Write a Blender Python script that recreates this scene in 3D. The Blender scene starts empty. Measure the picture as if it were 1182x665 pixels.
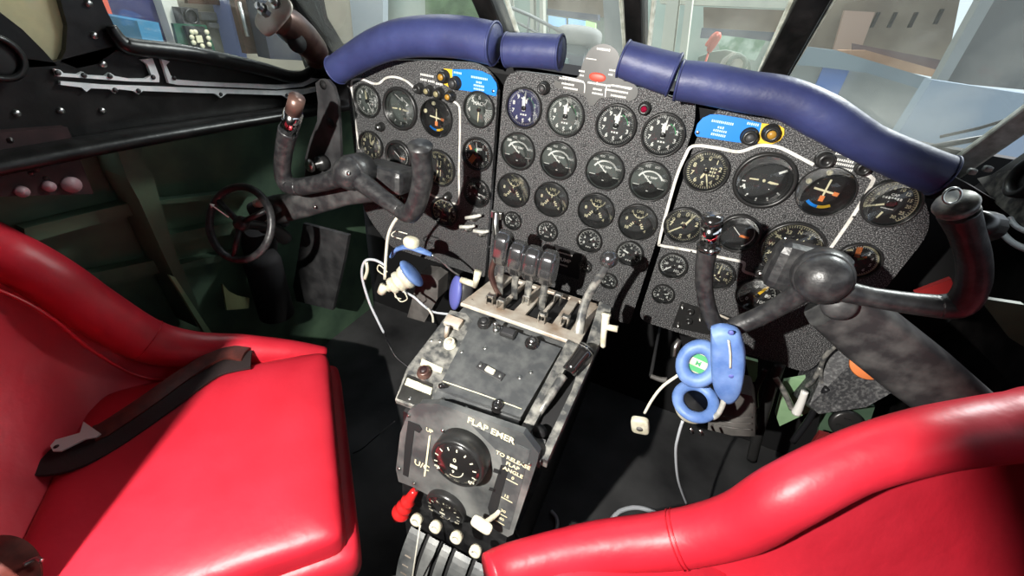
import bpy, bmesh, math, random
from mathutils import Vector as V, Matrix
random.seed(7)
PI = math.pi
S = bpy.context.scene
COL = S.collection
# ------------------------------------------------------------------ camera
FPX = 485.6
CAM = V((0.195, 0.009, 1.234))
_n = V((.396, -.4835, .7805)).normalized()
_u = V((.913, .298, -.279)); _u = (_u - _n * _u.dot(_n)).normalized()
_v = _n.cross(_u)
cam = bpy.data.cameras.new('camera')
cam.sensor_width = 36; cam.lens = FPX / 1182 * 36; cam.clip_start = .01; cam.clip_end = 200
camo = bpy.data.objects.new('camera', cam); COL.objects.link(camo)
right = V((_u.x, _n.x, -_v.x)); down = V((_u.y, _n.y, -_v.y)); fwd = V((_u.z, _n.z, -_v.z))
camo.matrix_world = Matrix.Translation(CAM) @ Matrix((right, -down, -fwd)).transposed().to_4x4()
S.camera = camo
# ------------------------------------------------------------------ light
S.view_settings.view_transform = 'Standard'; S.view_settings.look = 'None'
S.view_settings.gamma = 1; S.view_settings.use_curve_mapping = False
S.view_settings.exposure = 0.15
W = bpy.data.worlds.new('world'); S.world = W; W.use_nodes = True
W.node_tree.nodes['Background'].inputs[0].default_value = (.80, .90, 1, 1)
W.node_tree.nodes['Background'].inputs[1].default_value = 1.15
LAMP = V((-.09, -.24, 1.32)); LDIR = V((.10, .72, -.62))
sp = bpy.data.lights.new('cockpit_lamp', 'SPOT'); sp.energy = 100; sp.spot_size = math.radians(97); sp.spot_blend = .06
sp.shadow_soft_size = .009; sp.color = (1, .965, .90)
spo = bpy.data.objects.new('cockpit_lamp', sp); COL.objects.link(spo); spo.location = LAMP
spo.rotation_euler = LDIR.to_track_quat('-Z', 'Y').to_euler()
def area(name, loc, target, size, e, c=(1, 1, 1)):
    l = bpy.data.lights.new(name, 'AREA'); l.energy = e; l.size = size; l.color = c
    o = bpy.data.objects.new(name, l); COL.objects.link(o); o.location = loc
    o.rotation_euler = (V(target) - V(loc)).to_track_quat('-Z', 'Y').to_euler()
area('hall_fill', (-2.5, 3.5, 4.2), (-3, 3, 0), 1.5, 90)  # unseen area light added to brighten the hall outside the left window
area('windscreen_fill', (2.5, 5, 4.6), (-.8, .6, 1.05), 1.2, 420)  # unseen area light added, aimed through the windscreen to brighten the left wall
# ------------------------------------------------------------------ survey helpers: where a sight line meets a real plane
def ray(x, y):
    d = V(((x - 591) / FPX, (y - 332.5) / FPX, 1))
    return V((_u.dot(d), _n.dot(d), -_v.dot(d)))
def PY(x, y, Y): r = ray(x, y); return CAM + r * ((Y - CAM.y) / r.y)
def PZ(x, y, Z): r = ray(x, y); return CAM + r * ((Z - CAM.z) / r.z)
def PX(x, y, X): r = ray(x, y); return CAM + r * ((X - CAM.x) / r.x)
def PP(x, y, p, n): r = ray(x, y); return CAM + r * ((V(p) - CAM).dot(n) / r.dot(n))
# ------------------------------------------------------------------ materials
def mat(name, color, rough=.5, metal=0, noise=None, bump=None, spec=.5, coat=0, emit=None):
    """noise=(scale, dark, light, lo, hi) mixes two colours; bump=(scale, strength, dist)"""
    m = bpy.data.materials.new(name); m.use_nodes = True
    nt = m.node_tree; b = nt.nodes['Principled BSDF']
    b.inputs['Base Color'].default_value = (*color, 1); b.inputs['Roughness'].default_value = rough
    b.inputs['Metallic'].default_value = metal; b.inputs['Specular IOR Level'].default_value = spec
    b.inputs['Coat Weight'].default_value = coat
    tc = nt.nodes.new('ShaderNodeTexCoord')
    if noise:
        t = nt.nodes.new('ShaderNodeTexNoise'); t.inputs['Scale'].default_value = noise[0]; t.inputs['Detail'].default_value = 5
        r = nt.nodes.new('ShaderNodeValToRGB')
        r.color_ramp.elements[0].color = (*noise[1], 1); r.color_ramp.elements[1].color = (*noise[2], 1)
        r.color_ramp.elements[0].position = noise[3]; r.color_ramp.elements[1].position = noise[4]
        nt.links.new(tc.outputs['Object'], t.inputs['Vector']); nt.links.new(t.outputs['Fac'], r.inputs[0])
        nt.links.new(r.outputs[0], b.inputs['Base Color'])
    if bump:
        t = nt.nodes.new('ShaderNodeTexNoise'); t.inputs['Scale'].default_value = bump[0]; t.inputs['Detail'].default_value = 4
        p = nt.nodes.new('ShaderNodeBump'); p.inputs['Strength'].default_value = bump[1]; p.inputs['Distance'].default_value = bump[2]
        nt.links.new(tc.outputs['Object'], t.inputs['Vector']); nt.links.new(t.outputs['Fac'], p.inputs['Height'])
        nt.links.new(p.outputs[0], b.inputs['Normal'])
    if emit:
        b.inputs['Emission Color'].default_value = (*emit[:3], 1); b.inputs['Emission Strength'].default_value = emit[3]
    return m
def glass(name, tint=(1, 1, 1), refl=.08, haze=None):
    m = bpy.data.materials.new(name); m.use_nodes = True; nt = m.node_tree; nt.nodes.clear()
    o = nt.nodes.new('ShaderNodeOutputMaterial'); t = nt.nodes.new('ShaderNodeBsdfTransparent'); g = nt.nodes.new('ShaderNodeBsdfGlossy')
    g.inputs['Roughness'].default_value = .01; t.inputs['Color'].default_value = (*tint, 1)
    f = nt.nodes.new('ShaderNodeLayerWeight'); f.inputs['Blend'].default_value = .25
    mp = nt.nodes.new('ShaderNodeMapRange'); mp.inputs[3].default_value = refl; mp.inputs[4].default_value = .6
    mx = nt.nodes.new('ShaderNodeMixShader')
    nt.links.new(f.outputs['Fresnel'], mp.inputs[0]); nt.links.new(mp.outputs[0], mx.inputs[0])
    nt.links.new(t.outputs[0], mx.inputs[1]); nt.links.new(g.outputs[0], mx.inputs[2]); last = mx
    if haze:   # (colour, lo, hi, scale, min, max): dust and crazing in the pane itself
        d = nt.nodes.new('ShaderNodeBsdfDiffuse'); d.inputs[0].default_value = (*haze[0], 1)
        tl = nt.nodes.new('ShaderNodeBsdfTranslucent'); tl.inputs[0].default_value = (*haze[0], 1)
        ad = nt.nodes.new('ShaderNodeMixShader'); nt.links.new(d.outputs[0], ad.inputs[1]); nt.links.new(tl.outputs[0], ad.inputs[2])
        tc = nt.nodes.new('ShaderNodeTexCoord'); no = nt.nodes.new('ShaderNodeTexNoise'); no.inputs['Scale'].default_value = haze[3]; no.inputs['Detail'].default_value = 6
        nt.links.new(tc.outputs['Object'], no.inputs['Vector'])
        m2 = nt.nodes.new('ShaderNodeMapRange'); m2.inputs[1].default_value = haze[1]; m2.inputs[2].default_value = haze[2]
        m2.inputs[3].default_value = haze[4]; m2.inputs[4].default_value = haze[5]
        nt.links.new(no.outputs['Fac'], m2.inputs[0])
        mx2 = nt.nodes.new('ShaderNodeMixShader'); nt.links.new(m2.outputs[0], mx2.inputs[0])
        nt.links.new(mx.outputs[0], mx2.inputs[1]); nt.links.new(ad.outputs[0], mx2.inputs[2]); last = mx2
    nt.links.new(last.outputs[0], o.inputs[0])
    return m
M = {}
M['crackle'] = mat('crackle_black_paint', (.04, .04, .042), .5, 0, (520, (.014, .014, .016), (.34, .34, .34), .48, .68), (380, 1.0, .002))  # pale specks put the glint of lit crackle into the colour
M['crackle2'] = mat('worn_speckled_paint', (.05, .05, .05), .55, 0, (160, (.03, .03, .033), (.14, .14, .14), .45, .7), (200, .5, .002))
M['black'] = mat('satin_black_paint', (.012, .012, .013), .45, 0, (60, (.006, .006, .007), (.03, .03, .03), .4, .75), (90, .3, .001))
M['matblack'] = mat('flat_black_paint', (.008, .008, .009), .8)
M['wallblack'] = mat('sidewall_black_paint', (.010, .009, .009), .35, 0, (25, (.004, .004, .004), (.02, .018, .018), .4, .8), (30, .3, .004))
M['bezel'] = mat('black_bezel', (.02, .02, .02), .32, 0, None, (300, .1, .0005))
M['dial'] = mat('black_dial', (.028, .028, .029), .55)
M['dialblue'] = mat('dark_blue_dial', (.035, .035, .115), .5)
M['dialgrey'] = mat('grey_green_dial', (.085, .095, .088), .55)
M['white'] = mat('white_paint', (.85, .84, .80), .5)
M['cream'] = mat('aged_luminous_paint', (.78, .71, .48), .6)
M['line'] = mat('panel_line_white', (.80, .78, .72), .5, 0, (60, (.55, .53, .47), (.86, .84, .80), .3, .6))
M['red'] = mat('red_marking', (.75, .10, .05), .5)
M['orange'] = mat('orange_marking', (.85, .25, .08), .5)
M['green'] = mat('green_marking', (.05, .35, .12), .5)
M['yellow'] = mat('yellow_placard', (.90, .55, .04), .45)
M['amber'] = mat('amber_knob_cap', (.42, .22, .03), .4)
M['ambr2'] = mat('tan_knob_cap', (.30, .26, .14), .4)
M['blue'] = mat('bright_blue_placard', (.005, .22, .75), .45)
M['blueleather'] = mat('blue_leather', (.032, .040, .13), .48, 0, (14, (.026, .032, .105), (.042, .054, .165), .35, .7), (55, .35, .003))
M['redleather'] = mat('red_leather', (.60, .018, .036), .44, 0, (7, (.52, .014, .030), (.64, .024, .046), .3, .7), (16, .35, .007))
M['redpiping'] = mat('red_piping', (.55, .01, .022), .35)
M['brown'] = mat('brown_leather_strap', (.10, .022, .016), .45, 0, (40, (.06, .015, .012), (.14, .03, .022), .4, .7), (70, .3, .002))
M['webbing'] = mat('dark_webbing', (.018, .010, .010), .75, 0, None, (300, .5, .001))
M['steel'] = mat('bare_steel', (.62, .62, .60), .28, 1, (30, (.45, .44, .42), (.75, .75, .72), .35, .7))
M['worn'] = mat('worn_painted_metal', (.2, .2, .2), .42, .35, (55, (.085, .088, .09), (.42, .41, .37), .40, .66), (70, .25, .001))
M['panelgrey'] = mat('worn_grey_black_metal', (.08, .085, .09), .42, .2, (48, (.07, .074, .078), (.125, .13, .13), .4, .68), (60, .2, .001))
M['facegrey'] = mat('scuffed_grey_face', (.16, .165, .165), .4, .3, (14, (.07, .075, .078), (.27, .275, .265), .36, .68), (50, .15, .001))
M['tan'] = mat('worn_tan_plate', (.55, .47, .37), .45, .1, (18, (.30, .20, .13), (.62, .57, .49), .3, .55), (60, .2, .001))
M['chrome'] = mat('chrome', (.8, .8, .8), .12, 1)
M['gloss'] = mat('polished_black_plastic', (.014, .013, .013), .17, 0, None, None, .9, .6)
M['head'] = mat('polished_gunmetal_black', (.20, .20, .21), .22, .85, None, None, .8, .5)
M['yoke'] = mat('worn_black_yoke', (.03, .03, .032), .38, 0, (70, (.018, .018, .02), (.06, .06, .06), .4, .8), (180, .35, .0015))
M['armgrey'] = mat('scuffed_grey_column', (.06, .06, .06), .5, .1, (34, (.03, .03, .032), (.11, .11, .108), .4, .75), (60, .2, .001))
M['padblue'] = mat('sky_blue_headset_rubber', (.11, .23, .55), .5, 0, (40, (.08, .17, .44), (.19, .31, .62), .3, .7))
M['padpurple'] = mat('violet_blue_headset_rubber', (.12, .14, .45), .5)
M['ivory'] = mat('ivory_plastic', (.72, .68, .50), .4, 0, (50, (.55, .52, .38), (.80, .77, .62), .3, .6))
M['cable'] = mat('grey_white_cable', (.55, .58, .62), .4)
M['whitecable'] = mat('ivory_cable', (.75, .73, .62), .4)
M['blackcable'] = mat('black_cable', (.01, .01, .012), .45)
M['greenp'] = mat('interior_green_primer', (.075, .13, .082), .55, 0, (9, (.055, .10, .065), (.10, .17, .105), .35, .65), (150, .15, .001))
M['greenl'] = mat('pale_green_primer', (.30, .48, .27), .5, 0, (12, (.22, .38, .2), (.36, .55, .32), .35, .65))
M['maroon'] = mat('maroon_black_box', (.035, .014, .016), .5, 0, (35, (.02, .009, .01), (.055, .022, .024), .4, .8))
M['rail'] = mat('white_anodised_rail', (.9, .93, .95), .4, 0, (40, (.75, .79, .81), (.95, .97, .98), .3, .6))
M['floor'] = mat('grey_floor_sheet', (.05, .05, .052), .6, 0, (5, (.015, .015, .016), (.065, .065, .066), .35, .7), (120, .2, .001))
M['bronze'] = mat('bronze_brown_casting', (.09, .045, .04), .35, .4, (18, (.05, .02, .02), (.17, .10, .08), .35, .75), (40, .25, .002))
M['redplastic'] = mat('glossy_red_knob', (.60, .02, .02), .2, 0, None, None, .6, .3)
M['dkgrey'] = mat('dark_grey_metal', (.045, .045, .048), .5, .1, (20, (.025, .025, .027), (.07, .07, .072), .4, .7))
M['duct'] = mat('grey_brown_pad', (.13, .12, .11), .6, 0, (20, (.09, .085, .08), (.17, .16, .15), .4, .7))
M['plaque'] = mat('grey_engraved_plastic', (.08, .08, .078), .38, 0, (12, (.06, .06, .058), (.11, .11, .105), .35, .7))
M['frosted'] = mat('frosted_frame_seal', (.60, .60, .54), .5, 0, (40, (.35, .35, .30), (.75, .75, .70), .35, .65), (90, .4, .002))
M['gauge_glass'] = glass('gauge_glass', (.95, .96, .96), .035)
M['pane'] = glass('windscreen_glass', (.97, 1, .98), .05, ((.62, .62, .56), .5, .85, 5, .05, .30))
M['pane_old'] = glass('crazed_window', (.9, .9, .8), .08, ((.70, .66, .46), .30, .62, 9, .5, 1.0))
# ------------------------------------------------------------------ mesh builder
def frame(o, x, y):
    x = V(x).normalized(); y = V(y); y = (y - x * y.dot(x)).normalized(); z = x.cross(y)
    return Matrix.Translation(V(o)) @ Matrix((x, y, z)).transposed().to_4x4()
def axisframe(o, z, hint=(0, 0, 1)):
    z = V(z).normalized(); h = V(hint)
    if abs(z.dot(h)) > .95: h = V((0, 1, 0)) if abs(z.y) < .9 else V((1, 0, 0))
    x = h.cross(z).normalized(); y = z.cross(x)
    return Matrix.Translation(V(o)) @ Matrix((x, y, z)).transposed().to_4x4()
I4 = Matrix.Identity(4)
def poly_area(p): return sum(p[i][0] * p[(i + 1) % len(p)][1] - p[(i + 1) % len(p)][0] * p[i][1] for i in range(len(p)))
class MB:
    def __init__(s): s.v = []; s.f = []; s.m = []; s.sm = []
    def add(s, vs, fs, mi=0, smooth=True, F=I4):
        b = len(s.v); s.v += [F @ V(p) for p in vs]
        for f in fs: s.f.append([b + i for i in f]); s.m.append(mi); s.sm.append(smooth)
        return s
    def box(s, c, size, F=I4, mi=0, bev=0):
        bm = bmesh.new(); bmesh.ops.create_cube(bm, size=1)
        for v in bm.verts: v.co = V((v.co.x * size[0], v.co.y * size[1], v.co.z * size[2]))
        if bev: bmesh.ops.bevel(bm, geom=bm.edges[:], offset=bev, segments=2, affect='EDGES', profile=.5)
        bm.verts.index_update()
        s.add([v.co + V(c) for v in bm.verts], [[v.index for v in f.verts] for f in bm.faces], mi, False, F); bm.free(); return s
    def prism(s, pts, z0, z1, F=I4, mi=0, smooth=False):
        """outline in the frame's xy plane, from z0 to z1"""
        if poly_area(pts) < 0: pts = pts[::-1]
        n = len(pts); vs = [(p[0], p[1], z0) for p in pts] + [(p[0], p[1], z1) for p in pts]
        s.add(vs, [list(range(n))[::-1], list(range(n, 2 * n))], mi, False, F)
        b = len(s.v) - 2 * n
        for i in range(n):
            j = (i + 1) % n; s.f.append([b + i, b + j, b + n + j, b + n + i]); s.m.append(mi); s.sm.append(smooth)
        return s
    def lathe(s, prof, F=I4, mi=0, seg=32, smooth=True):
        """prof = [(r, z)...] round the frame's z axis"""
        vs = []; fs = []
        for r, z in prof:
            for k in range(seg):
                a = 2 * PI * k / seg; vs.append((r * math.cos(a), r * math.sin(a), z))
        for i in range(len(prof) - 1):
            for k in range(seg):
                k2 = (k + 1) % seg; fs.append([i * seg + k, i * seg + k2, (i + 1) * seg + k2, (i + 1) * seg + k])
        if prof[0][0] > 1e-6: fs.append([k for k in range(seg)][::-1])
        if prof[-1][0] > 1e-6: fs.append([(len(prof) - 1) * seg + k for k in range(seg)])
        return s.add(vs, fs, mi, smooth, F)
    def ring(s, prof, F=I4, mi=0, seg=32, smooth=True):
        """closed profile, no caps"""
        vs = []; fs = []; n = len(prof)
        for r, z in prof:
            for k in range(seg):
                a = 2 * PI * k / seg; vs.append((r * math.cos(a), r * math.sin(a), z))
        for i in range(n):
            for k in range(seg):
                k2 = (k + 1) % seg; i2 = (i + 1) % n; fs.append([i * seg + k, i * seg + k2, i2 * seg + k2, i2 * seg + k])
        return s.add(vs, fs, mi, smooth, F)
    def tube(s, pts, r, seg=12, mi=0, F=I4, sub=6, squash=None, caps=True):
        P, R = spline(pts, r, sub)
        T = [(P[min(i + 1, len(P) - 1)] - P[max(i - 1, 0)]).normalized() for i in range(len(P))]
        up = V((0, 0, 1)) if abs(T[0].z) < .9 else V((0, 1, 0))
        x = up.cross(T[0]).normalized(); vs = []; fs = []
        for i, p in enumerate(P):
            x = (x - T[i] * x.dot(T[i])).normalized(); y = T[i].cross(x)
            for k in range(seg):
                a = 2 * PI * k / seg; cx, cy = math.cos(a), math.sin(a)
                if squash: cy *= squash
                vs.append(p + (x * cx + y * cy) * R[i])
        for i in range(len(P) - 1):
            for k in range(seg):
                k2 = (k + 1) % seg; fs.append([i * seg + k, i * seg + k2, (i + 1) * seg + k2, (i + 1) * seg + k])
        if caps: fs += [[k for k in range(seg)][::-1], [(len(P) - 1) * seg + k for k in range(seg)]]
        return s.add(vs, fs, mi, True, F)
    def loft(s, rows, mi=0, smooth=True):
        n = len(rows[0]); vs = [p for r in rows for p in r]
        fs = [[i * n + k, i * n + k + 1, (i + 1) * n + k + 1, (i + 1) * n + k] for i in range(len(rows) - 1) for k in range(n - 1)]
        return s.add(vs, fs, mi, smooth)
    def slab(s, rows, thick, mi=0):
        """lofted sheet with thickness vector"""
        t = V(thick); n = len(rows[0]); s.loft(rows, mi); s.loft([[V(p) + t for p in r][::-1] for r in rows], mi)
        edge = [V(p) for p in rows[0]] + [V(r[-1]) for r in rows[1:]] + [V(p) for p in rows[-1][::-1][1:]] + [V(r[0]) for r in rows[::-1][1:]]
        s.loft([edge, [p + t for p in edge]], mi, False); return s
    def extr(s, pts, thick, mi=0):
        """3-D outline (planar) pushed along a vector"""
        t = V(thick); n = len(pts); vs = [V(p) for p in pts] + [V(p) + t for p in pts]
        fs = [list(range(n)), list(range(n, 2 * n))[::-1]] + [[i, (i + 1) % n, n + (i + 1) % n, n + i] for i in range(n)]
        return s.add(vs, fs, mi, False)
    def superell(s, c, dims, e=.25, F=I4, mi=0, nu=40, nv=20, e2=None):
        vs = []; fs = []; e2 = e2 or e
        f = lambda w, k: math.copysign(abs(w) ** k, w)
        for j in range(nv + 1):
            ph = -PI / 2 + PI * j / nv
            for i in range(nu):
                th = 2 * PI * i / nu
                vs.append((c[0] + dims[0] * f(math.cos(ph), e2) * f(math.cos(th), e), c[1] + dims[1] * f(math.cos(ph), e2) * f(math.sin(th), e), c[2] + dims[2] * f(math.sin(ph), e2)))
        for j in range(nv):
            for i in range(nu): fs.append([j * nu + i, j * nu + (i + 1) % nu, (j + 1) * nu + (i + 1) % nu, (j + 1) * nu + i])
        return s.add(vs, fs, mi, True, F)
    def ball(s, c, r, F=I4, mi=0, n=20):
        return s.superell(c, (r, r, r), 1, F, mi, n, n // 2)
    def text(s, st, x, y, size, F, mi=0, z=.0003, rot=0, align='C', bold=0):
        pts, faces, w = glyphs(st)
        ox = {'C': -w / 2, 'L': 0, 'R': -w}[align]; c, sn = math.cos(rot), math.sin(rot)
        vs = []
        for p in pts:
            a = (p[0] + ox) * size; b = (p[1] - .35) * size; vs.append((x + a * c - b * sn, y + a * sn + b * c, z))
        return s.add(vs, faces, mi, False, F)
    def dashes(s, x, y, w, h, F, mi=0, z=.0003, n=None):
        """a line of lettering too small to read: word-like runs of short strokes"""
        n = n or max(3, int(w / (h * .75))); d = w / n
        for i in range(n):
            q = x - w / 2 + d * (i + .5); hh = h * random.choice((1, 1, .85))
            s.rect(q, y, d * .66, hh, F, mi, z)
        return s
    def rect(s, x, y, w, h, F, mi=0, z=.0003, rot=0):
        c, sn = math.cos(rot), math.sin(rot)
        return s.add([(x + a * w / 2 * c - b * h / 2 * sn, y + a * w / 2 * sn + b * h / 2 * c, z) for a, b in ((-1, -1), (1, -1), (1, 1), (-1, 1))], [[0, 1, 2, 3]], mi, False, F)
    def arc(s, r0, r1, a0, a1, F, mi=0, z=.0003, n=24, cx=0, cy=0):
        """angles in degrees clockwise from 12 o'clock"""
        vs = []; fs = []
        for i in range(n + 1):
            a = math.radians(a0 + (a1 - a0) * i / n)
            vs += [(cx + r0 * math.sin(a), cy + r0 * math.cos(a), z), (cx + r1 * math.sin(a), cy + r1 * math.cos(a), z)]
        for i in range(n): fs.append([2 * i, 2 * i + 1, 2 * i + 3, 2 * i + 2] if a1 < a0 else [2 * i, 2 * i + 2, 2 * i + 3, 2 * i + 1][::-1][::-1])
        return s.add(vs, fs, mi, False, F)
    def build(s, name, mats, parent=None, origin=None):
        me = bpy.data.meshes.new(name)
        if not isinstance(mats, (list, tuple)): mats = [mats]
        if origin is None:
            if parent: origin = V(parent['_o'])
            else:
                xs = [p.x for p in s.v]; ys = [p.y for p in s.v]; zs = [p.z for p in s.v]
                origin = V(((min(xs) + max(xs)) / 2, (min(ys) + max(ys)) / 2, min(zs)))
        origin = V(origin)
        me.from_pydata([p - origin for p in s.v], [], s.f)
        for m in mats: me.materials.append(M[m] if isinstance(m, str) else m)
        me.polygons.foreach_set('material_index', s.m); me.polygons.foreach_set('use_smooth', s.sm)
        me.update(); o = bpy.data.objects.new(name, me); COL.objects.link(o)
        o['_o'] = tuple(origin)
        if parent: o.parent = parent; o.location = origin - V(parent['_o'])
        else: o.location = origin
        return o
def spline(pts, r, sub):
    P = [V(p) for p in pts]; n = len(P)
    R = list(r) if isinstance(r, (list, tuple)) else [r] * n
    if sub <= 1 or n < 3: return P, R
    oP, oR = [], []
    for i in range(n - 1):
        p0, p1, p2, p3 = P[max(i - 1, 0)], P[i], P[i + 1], P[min(i + 2, n - 1)]
        for k in range(sub):
            t = k / sub
            oP.append(.5 * ((2 * p1) + (p2 - p0) * t + (2 * p0 - 5 * p1 + 4 * p2 - p3) * t * t + (3 * p1 - p0 - 3 * p2 + p3) * t ** 3))
            oR.append(R[i] + (R[i + 1] - R[i]) * t)
    oP.append(P[-1]); oR.append(R[-1]); return oP, oR
_gl = {}
def glyphs(st):
    if st in _gl: return _gl[st]
    c = bpy.data.curves.new('lettering', 'FONT'); c.body = st; c.resolution_u = 2; c.size = 1; c.offset = .028
    o = bpy.data.objects.new('lettering', c); COL.objects.link(o)
    bpy.context.view_layer.update()
    me = bpy.data.meshes.new_from_object(o.evaluated_get(bpy.context.evaluated_depsgraph_get()))
    pts = [v.co.copy() for v in me.vertices]; fs = [list(p.vertices) for p in me.polygons]
    bpy.data.objects.remove(o); bpy.data.meshes.remove(me)
    x0 = min(p.x for p in pts); x1 = max(p.x for p in pts)
    _gl[st] = ([(p.x - x0, p.y) for p in pts], fs, x1 - x0); return _gl[st]
def thing(name, label, cat, loc, group=None):
    o = bpy.data.objects.new(name, None); COL.objects.link(o); o.empty_display_size = .05
    o.location = loc; o['_o'] = tuple(loc); o['label'] = label; o['category'] = cat
    if group: o['group'] = group
    return o
def tag(o, label, cat, group=None, kind=None):
    o['label'] = label; o['category'] = cat
    if group: o['group'] = group
    if kind: o['kind'] = kind
    return o
def struct(o): o['kind'] = 'structure'; return o
def rpoly(pts, r, seg=5):
    """round the corners of a 2-D polygon"""
    out = []; n = len(pts); rr = r if isinstance(r, (list, tuple)) else [r] * n
    for i in range(n):
        p = V(pts[i]).to_2d() if len(pts[i]) > 2 else V(pts[i]); a = V(pts[i - 1]); b = V(pts[(i + 1) % n])
        if rr[i] <= 0: out.append(tuple(p)); continue
        da = (a - p); db = (b - p); ra = min(rr[i], da.length * .49, db.length * .49)
        p0 = p + da.normalized() * ra; p1 = p + db.normalized() * ra
        for k in range(seg + 1):
            t = k / seg; out.append(tuple(p0 * (1 - t) ** 2 + p * 2 * t * (1 - t) + p1 * t * t))
    return out
def strip2d(pts, w, F, mb, z0, z1, mi=0, sub=6):
    """a raised line of width w following a 2-D path"""
    P, _ = spline([(p[0], p[1], 0) for p in pts], 1, sub); L = []; R = []
    for i, p in enumerate(P):
        t = (P[min(i + 1, len(P) - 1)] - P[max(i - 1, 0)]).normalized(); nn = V((-t.y, t.x, 0))
        L.append(p + nn * w / 2); R.append(p - nn * w / 2)
    rows = [[V((p.x, p.y, z0)) for p in L], [V((p.x, p.y, z1)) for p in L], [V((p.x, p.y, z1)) for p in R], [V((p.x, p.y, z0)) for p in R]]
    mb.loft([[F @ p for p in r] for r in rows], mi, False)
# ================================================================== STRUCTURE
BX = 1.02
mb = MB(); mb.box((0, .3, -.03), (2.2, 3.0, .06)); struct(mb.build('floor', 'floor'))
mb = MB(); mb.box((0, 0, 1.86), (2.2, 2.3, .04)); struct(mb.build('ceiling', 'matblack'))
mb = MB(); mb.box((0, -1.15, .9), (2.2, .04, 1.9)); struct(mb.build('wall_back', 'matblack'))
mb = MB(); mb.box((0, 1.30, .53), (2.2, .04, 1.06)); struct(mb.build('wall_front', 'matblack'))
def polyX(pts, X, th, mb, mi=0): mb.extr([PX(x, y, X) for x, y in pts], (th, 0, 0), mi)
# --- left sidewall: lower black band, post between the two side windows, skin behind it
XL = -.80
sill = [(-90, 62), (20, 66), (60, 72), (112, 58), (140, 52), (165, 54), (205, 58), (250, 66), (300, 76), (335, 86), (352, 84), (372, 84)]
low = [PX(x, y, XL) for x, y in sill]
mb = MB()
mb.extr([V((XL, -.6, 1.12))] + low + [V((XL, 1.28, 1.04)), V((XL, 1.28, .925)), V((XL, -.6, .925))], (-.05, 0, 0))
post = [(64, 84), (76, 58), (78, 30), (70, 0), (64, -40), (118, -60), (118, 0), (124, 14), (134, 34), (146, 50), (112, 74)]
polyX(post, XL, -.04, mb)
qr = [(-60, -5), (0, 14), (26, 34), (50, 58), (66, 76), (-70, 84)]
polyX(qr, XL, -.045, mb)
mb.box((XL - .02, .2, 1.62), (.05, 1.9, .5))
mb.box((XL - .03, -.43, 1.46), (.04, 1.30, .76))
fr = [(338, 0), (348, 40), (360, 66), (366, 84), (395, 84), (402, 60), (378, 20), (362, -60), (330, -60)]
polyX(fr, XL, -.04, mb)
struct(mb.build('wall_left', 'wallblack'))
mb = MB(); mb.tube([PX(x, y, XL + .012) for x, y in [(128, 30), (138, 46), (152, 54), (205, 60), (250, 68), (300, 79), (338, 89), (356, 84), (364, 68)]], [.008, .012, .015, .016, .016, .016, .015, .012, .008], 10, sub=5)
struct(mb.build('trim_1', 'wallblack'))
# black ledge running under the rails
mb = MB(); mb.tube([V((XL + .02, -.4, .935)), V((XL + .025, .3, .95)), V((XL + .03, .7, .945)), V((XL + .03, 1.1, .93))], [.035, .035, .03, .03], 10, squash=.5)
struct(mb.build('trim_2', 'wallblack'))
# green skin of the lower sidewall
mb = MB(); mb.box((-.93, .2, .46), (.02, 2.1, .96)); struct(mb.build('wall_left_skin', 'greenp'))
# right sidewall
XR = .96
mb = MB(); mb.extr([V((XR, -1.1, 1.16)), V((XR, .8, 1.18)), V((XR, 1.02, 1.16)), V((XR, 1.28, 1.02)), V((XR, 1.28, 0)), V((XR, -1.1, 0))], (.05, 0, 0))
mb.box((XR + .02, -.1, 1.66), (.05, 1.9, .42))
struct(mb.build('wall_right', 'wallblack'))
# --- unseen panels added ahead of the lamp, edges shaped to cut its beam
def light_blocker(y, p1, p2, x_out, zlo, name):
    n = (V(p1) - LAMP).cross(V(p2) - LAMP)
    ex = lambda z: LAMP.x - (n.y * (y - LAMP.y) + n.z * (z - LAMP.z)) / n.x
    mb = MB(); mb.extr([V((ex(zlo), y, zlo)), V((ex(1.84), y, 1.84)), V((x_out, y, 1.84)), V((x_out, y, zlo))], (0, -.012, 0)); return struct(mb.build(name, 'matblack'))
light_blocker(-.03, PZ(262, 415, .5), PZ(110, 610, .5), -.62, .66, 'light_blocker_left')
light_blocker(-.08, PZ(1085, 520, .86), PZ(1160, 665, .62), .60, .70, 'light_blocker_right')
# --- windscreen: planes of the panes
a_ = V((-.33, 1.10, 1.15)); b_ = V((-.82, 1.05, 1.04)); up_ = V((0, -.22, .30))
ar = V((.335, 1.10, 1.15)); br = V((.70, 1.13, 1.05))
NL = (b_ - a_).cross(up_).normalized(); NC = V((1, 0, 0)).cross(up_).normalized(); NR = (br - ar).cross(up_).normalized()
def pane(name, corners, m, t=.006, n=None):
    mb = MB(); mb.extr(corners, V(n) * t); o = mb.build(name, m); return struct(o)
pl = [PP(x, y, a_, NL) for x, y in [(402, 75), (372, 20), (350, -60), (560, -60), (545, 0), (570, 60)]]
pane('window_1', [V((-.82, 1.05, 1.04)), V((-.82, 1.05, 1.04)) + up_ * 1.5, a_ + up_ * 1.5, a_], 'pane', n=NL)
pane('window_2', [a_, a_ + up_ * 1.5, V((.015, 1.1, 1.15)) + up_ * 1.5, V((.015, 1.1, 1.15))], 'pane', n=NC)
pane('window_3', [V((.015, 1.1, 1.15)), V((.015, 1.1, 1.15)) + up_ * 1.5, ar + up_ * 1.5, ar], 'pane', n=NC)
pane('window_4', [ar, ar + up_ * 1.5, br + up_ * 1.5 + V((.03, 0, 0)), br], 'pane', n=NR)
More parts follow.
